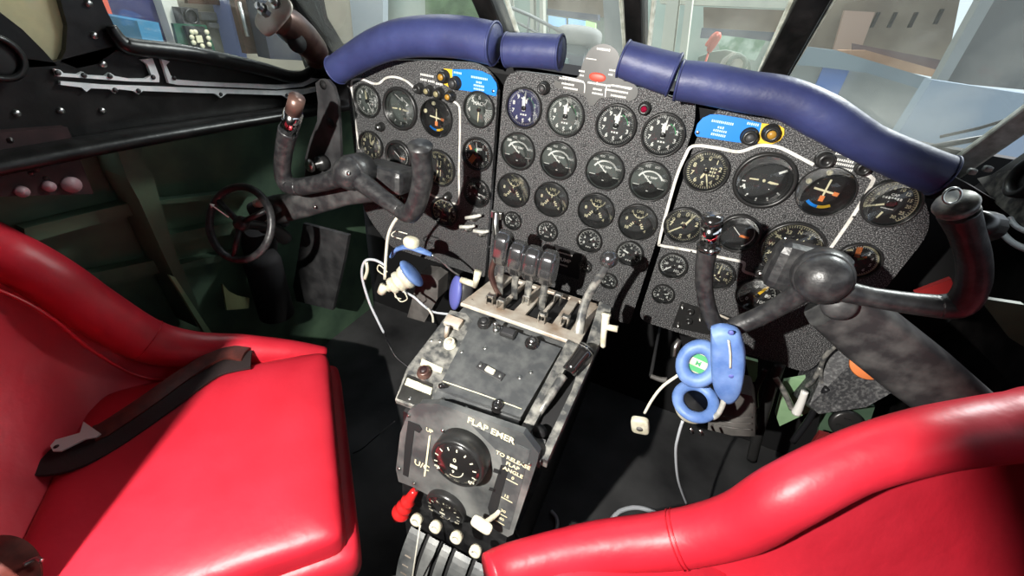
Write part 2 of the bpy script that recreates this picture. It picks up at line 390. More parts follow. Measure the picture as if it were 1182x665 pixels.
mb = MB(); polyX([(118, -60), (118, 0), (124, 14), (134, 34), (150, 56), (205, 62), (250, 70), (300, 80), (338, 90), (364, 86), (360, 66), (348, 40), (338, 0), (330, -60)], XL - .02, -.006, mb)
struct(mb.build('window_5', 'pane'))
mb = MB(); polyX([(-60, -60), (76, -60), (90, 30), (84, 60), (70, 80), (-60, 90)], XL - .012, -.006, mb)
struct(mb.build('window_6', 'pane_old'))
# posts
def bar(p, q, wx, wy, nrm, m, name, bev=.006):
    p, q = V(p), V(q); F = frame((p + q) / 2, (q - p), V(nrm).cross(q - p)); mb = MB()
    mb.box((0, 0, 0), ((q - p).length, wx, wy), F, 0, bev); return struct(mb.build(name, m))
def post_on(px0, px1, p, n, w, name, m='wallblack', depth=.05, off=0):
    A = PP(*px0, p, n); B = PP(*px1, p, n); d = (B - A).normalized()
    return bar(A - d * .02 + n * off, B + d * .2 + n * off, w, depth, n, m, name)
post_on((736, 66), (734, 0), a_, NC, .036, 'trim_3')
post_on((588, 62), (563, 0), a_, NC, .050, 'trim_4')
post_on((887, 92), (936, 0), ar, NC, .050, 'trim_5')
# pale rubber seals along the posts
post_on((722, 66), (717, 0), a_, NC, .010, 'trim_6', 'frosted', .012)
post_on((748, 66), (755, 0), a_, NC, .010, 'trim_7', 'frosted', .012)
post_on((604, 58), (585, 0), a_, NC, .010, 'trim_8', 'frosted', .012)
post_on((876, 84), (914, 0), ar, NC, .008, 'trim_9', 'frosted', .012)
post_on((906, 92), (962, 0), ar, NR, .006, 'trim_10', 'frosted', .012)
# left corner post and right corner post
bar(V((-.81, 1.04, 1.02)), V((-.81, .90, 1.40)), .06, .05, (1, -.3, 0), 'wallblack', 'trim_11')
bar(PP(1096, 200, ar, NR), PP(1260, 82, ar, NR), .04, .02, NR, 'frosted', 'trim_12')
bar(PP(1126, 234, ar, NR) + V((.0, -.01, -.0)), PP(1306, 124, ar, NR), .05, .05, NR, 'wallblack', 'trim_13')
# coaming behind the pads: black shelf below the windscreen
mb = MB()
mb.extr([V((-.86, 1.14, 1.02)), V((-.80, .98, 1.045)), V((-.55, .95, 1.10)), V((-.3, .93, 1.125)), V((.3, .93, 1.125)), V((.55, .93, 1.09)), V((.72, 1.0, 1.03)), V((.80, 1.2, 1.0)), V((.33, 1.16, 1.12)), V((-.33, 1.16, 1.12))], (0, 0, -.02))
struct(mb.build('trim_14', 'matblack'))
# ================================================================== OUTSIDE THE WINDOWS (museum hall)
M['hallwall'] = mat('hall_wall_pale_blue_grey', (.45, .50, .56), .7, 0, (1.2, (.42, .47, .53), (.48, .53, .58), .3, .7))
M['hallgrey'] = mat('hall_wall_grey', (.34, .35, .35), .7, 0, (2, (.30, .31, .31), (.38, .39, .38), .3, .7))
M['navy'] = mat('navy_display_wall', (.010, .012, .09), .5)
M['cyanbox'] = mat('teal_blue_paint', (.03, .20, .36), .5)
M['greybeige'] = mat('greige_block_wall', (.30, .27, .21), .7, 0, (3, (.26, .23, .18), (.34, .31, .24), .3, .7))
M['stone'] = mat('grey_stone_tile', (.25, .24, .22), .6, 0, (12, (.2, .19, .17), (.3, .29, .27), .3, .7))
M['doorbrown'] = mat('dark_brown_door', (.075, .035, .022), .5, 0, (9, (.06, .028, .018), (.10, .05, .03), .3, .7))
M['lilac'] = mat('lilac_pillar', (.20, .24, .46), .6)
M['foliage'] = mat('green_backdrop', (.05, .13, .05), .8, 0, (4, (.02, .07, .025), (.14, .25, .12), .35, .65))
M['boards'] = mat('timber_boards', (.20, .16, .12), .7, 0, (3, (.15, .115, .085), (.27, .22, .165), .35, .65))
M['woodlight'] = mat('orange_timber', (.45, .26, .14), .6, 0, (6, (.30, .15, .08), (.55, .33, .2), .35, .65))
M['screen'] = mat('lit_screen', (.3, .5, .8), .4, 0, None, None, .3, 0, (.35, .62, 1.0, .75))
M['screeng'] = mat('lit_screen_green', (.4, .7, .3), .4, 0, None, None, .3, 0, (.62, .85, .42, .7))
M['hallgreen'] = mat('pale_green_grey', (.38, .46, .41), .6, 0, (2, (.32, .40, .36), (.46, .54, .48), .3, .7))
M['darkblue'] = mat('slate_blue', (.07, .09, .14), .6)
M['hallwhite'] = mat('off_white_column', (.62, .61, .53), .6)
M['cobalt'] = mat('cobalt_panel', (.10, .22, .60), .5)
M['camo'] = mat('olive_grey_paint', (.20, .25, .20), .6, 0, (2, (.16, .21, .17), (.30, .36, .28), .45, .55))
mb = MB(); mb.box((0, 4.5, -1.55), (40, 30, .1)); struct(mb.build('floor_hall', 'hallgrey'))
def slabX(name, pts, X, th, m, mb=None): mb = MB(); mb.extr([PX(x, y, X) for x, y in pts], (th, 0, 0)); return mb.build(name, m)
def slabY(name, pts, Y, th, m, mb=None): mb = MB(); mb.extr([PY(x, y, Y) for x, y in pts], (0, th, 0)); return mb.build(name, m)
# left side: display wall seen through the side window
mb = MB(); mb.box((-4.2, 2.0, 1.3), (.1, 9, 6)); struct(mb.build('wall_hall_left', 'greybeige'))
mb = MB(); F = frame((-4.14, 0, 0), (0, 1, 0), (0, 0, 1))
def fx(x, y, X=-4.1): p = PX(x, y, X); return (p.y, p.z)
o = slabX('display_board', [(60, -50), (60, 90), (200, 90), (176, -50)], -4.0, -.1, 'navy'); tag(o, 'dark navy display board seen through the left side window', 'display board')
mb = MB(); mb.extr([PX(x, y, -3.96) for x, y in [(110, -50), (124, 0), (138, 40), (160, 80), (152, 80), (132, 44), (118, 0), (104, -50)]], (-.03, 0, 0))
o = mb.build('red_strip', 'red', ); tag(o, 'narrow red strip on the edge of the navy display board', 'strip')
o = slabX('plinth', [(158, 24), (181, 25), (196, 70), (172, 72)], -3.4, -.01, 'cyanbox')
mb = MB(); mb.extr([PX(x, y, -3.3) for x, y in [(158, 24), (183, 26), (200, 90), (178, 90)]], (-.5, 0, 0)); q_ = PX(188, 80, -3.5); mb.box((q_.x, q_.y, (q_.z - 1.5) / 2), (.4, .3, q_.z + 1.5)); bpy.data.objects.remove(o)
o = mb.build('plinth', 'cyanbox'); tag(o, 'teal blue box plinth in front of the navy display board', 'plinth')
o = slabX('pillar', [(186, -50), (186, 0), (206, 62), (216, 90), (226, 90), (218, 50), (204, 0), (190, -50)], -3.9, -.2, 'hallwhite'); tag(o, 'off-white wall pillar beyond the left side window', 'pillar')
rt = thing('display_case', 'green-edged glass display board holding a black instrument face', 'display case', PX(235, 50, -3.7))
mb = MB(); mb.extr([PX(x, y, -3.7) for x, y in [(200, 27), (238, 29), (250, 62), (250, 90), (215, 90)]], (-.03, 0, 0)); mb.build('case_edge', mat('green_glass_edge', (.03, .10, .06), .2), rt)
mb = MB(); mb.extr([PX(x, y, -3.66) for x, y in [(213, 30), (236, 31), (247, 62), (226, 64)]], (-.03, 0, 0)); bd = mb.build('instrument_face', 'bezel', rt)
mb = MB()
for x, y in [(221, 37), (225, 37), (238, 37), (221, 43), (240, 44), (223, 49), (241, 51), (233, 53)]:
    mb.lathe([(.018, 0), (.018, .01), (.0, .01)], axisframe(PX(x, y, -3.655), (1, 0, 0)), 0, 12)
mb.box(PX(230, 45, -3.65), (.01, .05, .05)); mb.build('dial_marks', 'cream', bd)
o = slabX('speaker_box', [(208, 9), (228, 10), (232, 30), (213, 28)], -3.8, -.12, 'dkgrey'); tag(o, 'square dark grey wall box with a round disc above the display case', 'wall box')
mb = MB(); mb.ring([(.04, 0), (.055, 0), (.055, .012), (.04, .012)], axisframe(PX(221, 19, -3.79), (1, 0, 0))); d = mb.build('disc', 'bezel', o)
for i, (x0, y0, x1, y1) in enumerate([(231, 14, 262, 23), (241, 26, 256, 32)]):
    o = slabX('wall_tile', [(x0, y0), (x1, y0 + 1), (x1 + 2, y1 + 1), (x0 + 2, y1)], -4.08, -.05, 'stone'); tag(o, ['larger grey stone tile on the greige wall, the upper one', 'smaller grey stone tile on the greige wall, the lower one'][i], 'wall tile', 'grey tiles on the hall wall')
o = slabX('wooden_plaque', [(216, -6), (254, -4), (255, 6), (217, 4)], -4.0, -.04, 'doorbrown'); tag(o, 'dark brown wooden plaque high on the greige wall', 'plaque')
o = slabX('lilac_pillar', [(250, -50), (262, 0), (276, 60), (282, 90), (288, 90), (284, 58), (272, 0), (262, -50)], -3.9, -.2, 'lilac'); tag(o, 'lilac-blue pillar beside the brown door', 'pillar')
dr = thing('brown_door', 'dark brown door with a long vertical steel pull handle', 'door', PX(290, 62, -3.7))
mb = MB(); mb.extr([PX(x, y, -3.7) for x, y in [(262, -50), (270, 0), (285, 62), (308, 62), (296, 0), (288, -50)]], (-.06, 0, 0)); mb.build('door_leaf', 'doorbrown', dr)
mb = MB(); mb.tube([PX(276, 2, -3.64), PX(286, 42, -3.64)], .018, 8, sub=1); mb.build('door_handle', 'steel', dr)
o = slabX('dark_cabinet', [(298, 0), (340, 4), (352, 70), (312, 68)], -3.5, -.15, mat('blue_black_cabinet', (.02, .022, .04), .5)); tag(o, 'tall blue-black cabinet right of the brown door', 'cabinet')
# ahead: walls seen through the windscreen
mb = MB(); mb.extr([PY(x, y, 5) for x, y in [(300, -60), (300, 120), (442, 120), (442, -60)]], (0, .1, 0)); o = struct(mb.build('wall_hall_pale', 'hallwall'))
mb = MB(); mb.extr([PY(x, y, 5.3) for x, y in [(438, -60), (438, 120), (700, 120), (700, -60)]], (0, .1, 0)); o = struct(mb.build('wall_hall_grey', 'hallgreen'))
mb = MB(); P0 = [PY(x, y, 5.2) for x, y in [(490, -30), (491, 18), (500, 22), (515, 21), (530, 26), (548, 30), (560, 40), (575, 40), (575, -30)]]; mb.extr(P0, (0, .08, 0)); o = mb.build('landscape_mural', 'foliage'); tag(o, 'green hedge-like backdrop seen over the left pad', 'backdrop')
mb = MB()
for x in (585, 611, 622): mb.extr([PY(a, b, 4.6) for a, b in [(x, -40), (x + 2, 80), (x + 6, 80), (x + 4, -40)]], (0, .08, 0))
o = mb.build('door_frame', 'hallwhite'); tag(o, 'pale upright frames behind the sloping stair rail', 'frame')
rt = thing('stair_railing', 'thin grey stair handrail sloping down behind the small left pad', 'railing', PY(620, 50, 4))

mb = MB(); mb.tube([PY(590, 9, 4), PY(612, 18, 4), PY(650, 38, 4)], .014, 8, sub=1); mb.build('handrail', 'hallgrey', rt)
mb = MB(); mb.tube([PY(597, 26, 4), PY(616, 36, 4), PY(640, 46, 4)], .010, 8, sub=1); mb.build('lower_rail', 'hallgrey', rt)
q_ = PY(640, 50, 4.05); mb = MB(); mb.box((q_.x - .1, q_.y, (q_.z - 1.6) / 2), (.5, .04, q_.z + 1.4)); mb.build('stair_side', 'hallgreen', rt)
for x, y in [(611, 18), (622, 23), (634, 30)]:
    mb = MB(); mb.tube([PY(x, y, 4), PY(x - 4, y + 34, 4)], .010, 8, sub=1); mb.build('baluster', 'hallgrey', rt)
mb = MB(); mb.extr([PY(x, y, 4.9) for x, y in [(632, -40), (632, 10), (650, 12), (690, 20), (700, 20), (700, -40)]], (0, .3, 0)); o = mb.build('gallery_front', 'boards'); tag(o, 'grey-brown gallery front above the lit screens', 'gallery')
rt = thing('video_wall', 'bank of bright blue and green screens under a slate fascia', 'screens', PY(660, 35, 4.8))
mb = MB(); mb.extr([PY(x, y, 4.8) for x, y in [(631, 10), (690, 17), (690, 24), (631, 17)]], (0, .1, 0)); mb.build('fascia', 'darkblue', rt)
for x0, x1, m in [(633, 652, 'screen'), (656, 675, 'screen'), (676, 687, 'screeng')]:
    mb = MB(); y0 = 18 + (x0 - 633) * .13; mb.extr([PY(x, y, 4.8) for x, y in [(x0, y0), (x1, y0 + 3), (x1, y0 + 14), (x0, y0 + 11)]], (0, .05, 0)); mb.build('screen', m, rt)
mb = MB(); mb.superell(PY(668, 42, 4.5), (.22, .1, .09), .7); q_ = PY(668, 42, 4.5); mb.box((q_.x, q_.y, (q_.z - 1.55) / 2), (.2, .15, q_.z + 1.45)); o = mb.build('reception_desk', 'hallgrey'); tag(o, 'low rounded grey desk in front of the lit screens', 'desk')
o = slabY('hall_column', [(694, -40), (700, 80), (722, 80), (717, -40)], 4.0, .2, 'hallgrey'); tag(o, 'grey column just left of the black centre windscreen post', 'column', )
# right of the centre post
mb = MB(); mb.extr([PY(x, y, 5.6) for x, y in [(740, -60), (740, 130), (960, 130), (1010, -60)]], (0, .1, 0)); struct(mb.build('wall_hall_front', 'hallgreen'))
for x, w, l in [(768, 14, 'broad off-white column, the nearest right of the black centre post'), (790, 8, 'slim off-white column beside the broad one')]:
    o = slabY('white_column', [(x + 6, -40), (x - 8, 80), (x - 8 + w, 80), (x + 6 + w, -40)], 3.6, .15, 'hallwhite'); tag(o, l, 'column', 'off-white columns ahead')
o = slabY('cross_beam', [(760, -6), (915, -2), (912, 10), (762, 4)], 3.9, .2, 'hallwhite'); tag(o, 'off-white cross beam above the columns', 'beam')
o = slabY('gallery_wall', [(812, 8), (915, 12), (900, 40), (812, 34)], 5.2, .2, 'boards'); tag(o, 'taupe gallery wall right of the columns', 'wall panel')
o = slabY('shop_fascia', [(810, 32), (905, 38), (900, 48), (808, 44)], 4.9, .2, 'darkblue'); tag(o, 'dark slate fascia above the green graphics', 'fascia')
o = slabY('poster_wall', [(826, 40), (884, 47), (872, 70), (832, 62)], 4.8, .05, mat('pale_green_graphics', (.35, .55, .42), .6, 0, (9, (.12, .32, .18), (.62, .78, .66), .42, .6))); tag(o, 'pale green graphic panels below the slate fascia', 'poster')
mb = MB(); mb.tube([PY(816, 54, 2.7), PY(824, 44, 2.7), PY(828, 42, 2.7), PY(822, 52, 2.7), PY(818, 60, 2.7)], [.014, .02, .02, .02, .012], 8); q_ = PY(818, 60, 2.7); mb.tube([q_, V((q_.x, q_.y, -1.5))], .005, 8, sub=1); o = mb.build('red_windsock', 'red'); tag(o, 'small bright red pointed flag beyond the windscreen', 'flag')
rt = thing('museum_aircraft', 'olive and grey aircraft tail fin with a round marking, beyond the windscreen', 'aircraft', PY(840, 90, 3.2))
mb = MB(); mb.extr([PY(x, y, 3.2) for x, y in [(800, 100), (806, 66), (822, 60), (838, 58), (856, 62), (866, 72), (868, 100)]], (0, .12, 0)); mb.build('fin', 'camo', rt); q_ = PY(840, 92, 3.26); mb = MB(); mb.superell((q_.x, q_.y, q_.z - .45), (.7, .35, .42), 1); mb.build('fuselage', 'camo', rt); mb = MB(); mb.tube([V((q_.x, q_.y, q_.z - .6)), V((q_.x, q_.y, -1.5))], .05, 12, sub=1); mb.build('stand', 'hallgrey', rt)
mb = MB(); mb.extr([PY(x, y, 3.18) for x, y in [(828, 80), (834, 68), (846, 60), (856, 64), (863, 74), (862, 92)]], (0, .04, 0)); pn = mb.build('pale_panel', 'hallwhite', rt)
mb = MB(); mb.ring([(.035, 0), (.06, 0), (.06, .012), (.035, .012)], axisframe(PY(850, 75, 3.17), (0, -1, 0)), 0, 20); mb.build('letter', 'camo', pn)
# right pane: timber gallery, ramp, walls
o = slabY('timber_gallery', [(925, -60), (905, 60), (960, 70), (1090, 90), (1120, -60)], 4.6, .2, 'boards'); tag(o, 'brown timber-boarded gallery seen through the right pane', 'gallery')
o = slabY('pink_panel', [(962, 58), (975, 12), (1010, 14), (992, 62)], 4.5, .05, mat('dusty_pink_board', (.40, .27, .21), .7)); tag(o, 'dusty pink board left of the timber gallery', 'board')
for i, (x, y) in enumerate([(1014, 14), (1034, 14), (1058, 14), (1088, 10)]):
    o = slabY('roof_strut', [(x, y), (x + 3, y), (x - 6, y + 18), (x - 9, y + 18)], 4.5, .05, 'matblack'); tag(o, ['leftmost', 'second', 'third', 'rightmost'][i] + ' thin dark strut hanging from the timber gallery', 'strut', 'dark struts on the timber gallery')
o = slabY('orange_planks', [(968, 58), (1000, 58), (1086, 82), (1082, 90), (1030, 80), (975, 64)], 4.3, .08, 'woodlight'); tag(o, 'lit orange timber planks along the foot of the gallery', 'planks')
o = slabY('purple_beam', [(984, 50), (1090, 70), (1084, 82), (984, 58)], 4.35, .03, mat('brown_violet_beam', (.10, .07, .08), .7)); tag(o, 'dark brown-violet beam above the orange planks', 'beam')
o = slabY('blue_grey_parapet', [(900, 50), (965, 58), (1085, 94), (1070, 105), (1000, 84), (935, 76), (890, 74)], 4.0, .06, mat('blue_grey_parapet', (.22, .28, .33), .6)); tag(o, 'blue-grey parapet crossing below the orange planks', 'parapet')
o = slabY('grey_low_wall', [(880, 66), (960, 70), (1000, 82), (1074, 100), (1040, 200), (880, 170)], 4.1, .05, 'hallgrey'); tag(o, 'plain grey wall under the blue-grey parapet', 'wall panel')
o = slabY('cobalt_panel', [(955, 68), (984, 74), (966, 112), (938, 106)], 4.062, .035, 'cobalt'); tag(o, 'cobalt blue upright panel on the grey wall', 'panel')
o = slabY('grey_column', [(1138, -60), (1132, 0), (1080, 94), (1092, 97), (1148, 0), (1160, -60)], 3.2, .08, 'hallgrey'); tag(o, 'pale grey sloping column edge through the right pane', 'column')
o = slabY('dark_grey_wall', [(1145, -60), (1148, 0), (1090, 95), (1250, 110), (1300, -60)], 3.4, .1, mat('dark_grey_wall', (.15, .15, .15), .7, 0, (3, (.12, .12, .12), (.17, .17, .17), .3, .7))); tag(o, 'dark grey wall filling the upper right of the right pane', 'wall panel')
o = slabY('pale_blue_wall', [(1076, 92), (1182, 108), (1290, 124), (1290, 300), (990, 260), (1036, 155)], 3.0, .1, mat('pale_blue_wall', (.36, .44, .55), .6)); tag(o, 'pale blue-grey low wall at the foot of the right pane', 'wall panel')
# wiper lying outside the right pane
wp = thing('windscreen_wiper', 'grey windscreen wiper resting outside the right pane', 'wiper', PP(1085, 165, ar, NR) + NR * .03)
def wpt(x, y): return PP(x, y, ar + NR * (.03 if NR.y > 0 else -.03), NR)
mb = MB(); mb.tube([wpt(1040, 174), wpt(1075, 170), wpt(1135, 159)], [.003, .006, .005], 8, sub=1); mb.build('arm', 'dkgrey', wp)
mb = MB(); mb.tube([wpt(1085, 158), wpt(1130, 148), wpt(1190, 130)], .003, 8, sub=1); mb.build('blade', 'dkgrey', wp)
# ================================================================== INSTRUMENT PANELS
YP = .90
PF = frame((0, YP, 0), (1, 0, 0), (0, 0, 1))      # x right, y up, z towards the seats
def g2(x, y): p = PY(x, y, YP); return (p.x, p.z)
INK = ['dial', 'white', 'orange', 'green', 'blue', 'yellow', 'cream', 'bezel']
def gf(x, y): a, b = g2(x, y); return frame((a, YP, b), (1, 0, 0), (0, 0, 1))
def ticks(mb, F, r0, r1, a0, a1, n, w, mi=1, z=.0014):
    for i in range(n):
        a = math.radians(a0 + (a1 - a0) * i / max(1, n - 1)); r = (r0 + r1) / 2
        mb.rect(r * math.sin(a), r * math.cos(a), w, abs(r1 - r0), F, mi, z, -a)
def nums(mb, F, items, r, size, mi=1, z=.0014, rot=False):
    for t, a in items:
        a = math.radians(a); mb.text(t, r * math.sin(a), r * math.cos(a), size, F, mi, z, -a if rot else 0)
def needle_mb(F, r, a, w, tail=.2, mi=0, z=.0030, tip=.3):
    mb = MB(); a = math.radians(a); s, c = math.sin(a), math.cos(a)
    pts = [(-w / 2, -tail * r), (w / 2, -tail * r), (w / 2, r * .8), (w * tip / 2, r), (-w * tip / 2, r), (-w / 2, r * .8)]
    mb.prism([(p[0] * c + p[1] * s, -p[0] * s + p[1] * c) for p in pts], z, z + .0007, F, mi); return mb
def gauge(panel, name, label, x, y, r, draw, needles=(), base='dial', ink=None, wide=.1, glassy=True, hub=.12, bez='bezel', screws=True):
    F = gf(x, y); o = F.translation; b = MB(); w = r * wide
    b.ring([(r, -.002), (r, .006), (r - w * .35, .0085), (r - w * .8, .0085), (r - w, .006), (r - w, .0005)], F, 0, 40)
    root = b.build(name, bez, panel, o)
    if label: root['label'] = label
    d = MB(); d.lathe([(r - w * .9, .0006), (r - w * .9, .0012), (0, .0012)], F, 0, 40, False)
    draw(d, F, r - w); mats = list(INK); mats[0] = base
    if ink: mats[1] = ink
    d.build('dial_face', mats, root, o)
    for i, (a, l, wd, mt) in enumerate(needles):
        needle_mb(F, l * r, a, wd * r, .25 if l < .6 else .18, 0, .0028 + .0009 * i).build('needle', mt, root, o)
    if hub: h = MB(); h.lathe([(hub * r, .0025), (hub * r, .005), (hub * r * .6, .0058), (0, .0058)], F, 0, 16); h.build('needle_hub', 'bezel', root, o)
    if glassy: g = MB(); g.lathe([(r - w * .95, .0064), (r - w * .95, .0068), (0, .0070)], F, 0, 32); g.build('glass', 'gauge_glass', root, o)
    return root
def knob(panel, name, x, y, r, h=.014, mt='bezel', cap=None, label=None, F=None, fl=8):
    F = F or gf(x, y); o = F.translation; b = MB()
    b.lathe([(r * 1.15, -.001), (r * 1.15, .003), (r, .0035), (r * .98, h * .8), (r * .85, h), (r * .5, h), (r * .45, h * .85), (0, h * .85)], F, 0, 20)
    k = b.build(name, mt, panel, o)
    if cap: c = MB(); c.lathe([(r * .55, h), (r * .5, h + .002), (0, h + .0022)], F, 0, 14); c.build('knob_cap', cap, k, o)
    if label: k['label'] = label
    return k
def screw(panel, x=None, y=None, F=None, r=.0035, mt='steel', z=0):
    F = F or gf(x, y); b = MB(); b.lathe([(r, z - .001), (r, z + .001), (r * .6, z + .002), (0, z + .002)], F, 0, 10); return b.build('screw', mt, panel, F.translation)
def holder(name, outline, rad, label, cat, m='crackle', group=None, bev=None):
    cx = sum(p[0] for p in outline) / len(outline); cz = min(p[1] for p in outline)
    t = thing(name, label, cat, (cx, YP, cz), group)
    mb = MB(); mb.prism(rpoly(outline, rad), -.014, 0, PF); mb.build('panel_plate', m, t); return t
LPN = holder('instrument_panel', [(-.615, 1.045), (-.545, 1.088), (-.41, 1.108), (-.255, 1.122), (-.208, 1.09), (-.206, .60), (-.52, .60), (-.615, .70)], [.02, .02, .05, .03, .04, .01, .03, .08], 'left black crackle instrument panel, blue placard at its top right corner', 'instrument panel')
CPN = holder('instrument_panel', [(-.195, 1.118), (-.10, 1.122), (.10, 1.125), (.155, 1.118), (.170, 1.142), (.188, 1.112), (.196, 1.08), (.197, .60), (-.197, .60)], [.04, .0, .0, .02, .006, .02, .01, .01, .01], 'middle black crackle instrument panel carrying four columns of engine gauges', 'instrument panel')
RPN = holder('instrument_panel', [(.207, 1.06), (.225, 1.118), (.30, 1.135), (.40, 1.122), (.56, 1.055), (.62, .99), (.607, .72), (.585, .624), (.212, .622)], [.02, .03, .05, .04, .03, .04, .02, .02, .03], 'right black crackle instrument panel, blue and yellow placard at its top left corner', 'instrument panel')
def line(panel, pts, w=.0045):
    mb = MB(); strip2d([g2(*p) for p in pts], w, PF, mb, -.0005, .0018); mb.build('white_line', 'line', panel)
line(LPN, [(415, 172), (409, 130), (406, 98), (410, 92), (420, 92), (430, 96), (438, 96), (446, 90), (457, 89), (470, 94), (483, 106)])
line(LPN, [(524, 117), (529, 121), (531, 128), (531, 160), (530, 200), (530, 232), (525, 235), (505, 228), (490, 221)])
line(LPN, [(457, 202), (473, 207), (478, 211), (479, 218)], .003)
line(RPN, [(939, 190), (924, 182), (902, 171), (888, 168), (875, 168), (853, 175), (830, 171), (808, 168), (797, 170), (791, 180), (781, 204), (768, 250), (761, 279), (763, 283), (780, 286), (802, 290), (828, 296), (856, 302), (859, 306), (859, 313), (875, 318), (898, 324)], .0055)
line(RPN, [(998, 200), (1006, 205), (1006, 212), (985, 248), (956, 290)], .0055)
# ---- dial drawings
def d_rpm(d, F, r):
    ticks(d, F, r * .93, r * .84, 0, 354, 60, r * .022)
    ticks(d, F, r * .93, r * .80, 0, 324, 10, r * .035)
    nums(d, F, [(str(i if i else 0), i * 36) for i in range(1, 10)], r * .68, r * .30)
    d.rect(0, r * .36, r * .30, r * .20, F, 1, .0014); d.dashes(0, -r * .36, r * .42, r * .09, F, 1, .0014, 3)
    d.rect(-r * .17, r * .50, r * .12, r * .06, F, 1, .0014); d.rect(r * .17, r * .50, r * .12, r * .06, F, 1, .0014)
    d.arc(r * .60, r * .64, 20, 80, F, 3, .0014)
def d_jet(d, F, r):
    d.arc(r * .66, r * .75, -62, 62, F, 1, .0014, cy=-r * .16)
    for t, a in (('400', -20), ('600', 14), ('200', -46)): a_ = math.radians(a); d.text(t, r * .86 * math.sin(a_), r * .86 * math.cos(a_) - .04 * r, r * .19, F, 1, .0014)
    d.text('800', r * .76, r * .22, r * .17, F, 1, .0014); d.text('JET TEMP', r * .02, r * .22, r * .155, F, 1, .0014); d.text('°C', 0, -r * .05, r * .2, F, 1, .0014)
    d.prism([(r * .93 * math.sin(math.radians(a)), r * .93 * math.cos(math.radians(a))) for a in range(108, 253, 8)] + [(-r * .35, -r * .22), (-r * .2, -r * .08), (0, -r * .03), (r * .2, -r * .08), (r * .35, -r * .22)], .0014, .0024, F, 7)
    d.rect(-r * .66, -r * .27, r * .34, r * .03, F, 1, .0026); d.rect(r * .66, -r * .27, r * .34, r * .03, F, 1, .0026)
    d.lathe([(r * .08, .0024), (r * .06, .0034), (0, .0034)], F @ Matrix.Translation((0, -r * .52, 0)), 7, 12); d.rect(0, -r * .52, r * .12, r * .03, F, 1, .0036)
def d_fuel(d, F, r):
    d.arc(r * .34, r * .38, 100, 260, F, 6, .0014, cy=r * .62); d.text('LPSI', 0, r * .62, r * .22, F, 6, .0014)
    for t, x, y in (('4', -.2, .38), ('2', .2, .40), ('6', .0, .30), ('0', .38, .58), ('8', -.40, .56)): d.text(t, x * r, y * r, r * .20, F, 6, .0014)
    for i in range(9):
        a = math.radians(-80 + i * 20); d.rect(r * .34 * math.sin(a), -r * .36 + r * .34 * math.cos(a), r * .06, r * .14, F, 6, .0014, -a)
    d.text('10', -r * .5, -r * .42, r * .24, F, 6, .0014); d.text('4', r * .5, -r * .44, r * .24, F, 6, .0014); d.text('8', -r * .62, r * .1, r * .26, F, 6, .0014)
def d_small(d, F, r):
    ticks(d, F, r * .9, r * .72, -130, 130, 14, r * .05); d.arc(r * .88, r * .93, -130, 130, F, 1, .0014)
    nums(d, F, [('0', -120), ('2', -60), ('4', 0), ('6', 60), ('8', 120)], r * .52, r * .34)
    d.dashes(0, -r * .62, r * .5, r * .12, F, 1, .0014, 3)
def d_flow(d, F, r):
    d.arc(r * .86, r * .93, -140, 140, F, 1, .0014)
    ticks(d, F, r * .92, r * .74, -140, 140, 21, r * .04)
    nums(d, F, [('0', -135), ('20', -80), ('40', -28), ('60', 28), ('80', 80), ('100', 135)], r * .55, r * .30)
def d_alt(d, F, r):
    ticks(d, F, r * .93, r * .82, 0, 352.8, 50, r * .03); nums(d, F, [(str(i), i * 36) for i in range(10)], r * .66, r * .32)
    for k in range(3): d.dashes(r * .32, r * (.18 - k * .18), r * .34, r * .09, F, 1, .0014, 3)
    d.rect(r * .34, r * .01, r * .02, r * .5, F, 1, .0014)
def d_altr(d, F, r):
    nums(d, F, [('9', -72), ('1', 20), ('7', -95), ('8', -40), ('2', 70), ('4', 140), ('5', 180), ('0', 0)], r * .68, r * .36)
    d.text('ALT', 0, r * .12, r * .22, F, 1, .0014); ticks(d, F, r * .92, r * .84, 0, 352.8, 50, r * .025)
def d_adi(d, F, r):
    for a in (120, 150, 180, 210, 240): ticks(d, F, r * .88, r * .74, a, a, 1, r * .06)
    d.prism([(-r * .55, 0), (-r * .2, r * .03), (-r * .2, -r * .03), (-r * .55, -r * .05)], .0018, .0026, F, 6)
    d.prism([(r * .55, r * .0), (r * .2, r * .03), (r * .14, -r * .05), (r * .3, -r * .08), (r * .55, -r * .05)], .0018, .0026, F, 6)
    d.lathe([(r * .06, .001), (r * .06, .004), (0, .004)], F, 6, 12)
    d.ring([(r * .84, .0014), (r * .82, .0014), (r * .82, .0018), (r * .84, .0018)], F, 7, 40)
def d_adil(d, F, r):
    d_adi(d, F, r); d.rect(-r * .12, r * .62, r * .5, r * .045, F, 1, .002, -.55); d.rect(r * .42, r * .42, r * .42, r * .045, F, 1, .002, -.6); d.text('8', r * .15, r * .55, r * .3, F, 1, .002)
def d_adir(d, F, r):
    d_adi(d, F, r); d.rect(r * .52, r * .48, r * .30, r * .09, F, 1, .002, .6); d.rect(-r * .62, -r * .38, r * .08, r * .2, F, 1, .002, .5); d.rect(-r * .72, -r * .16, r * .14, r * .05, F, 1, .002)
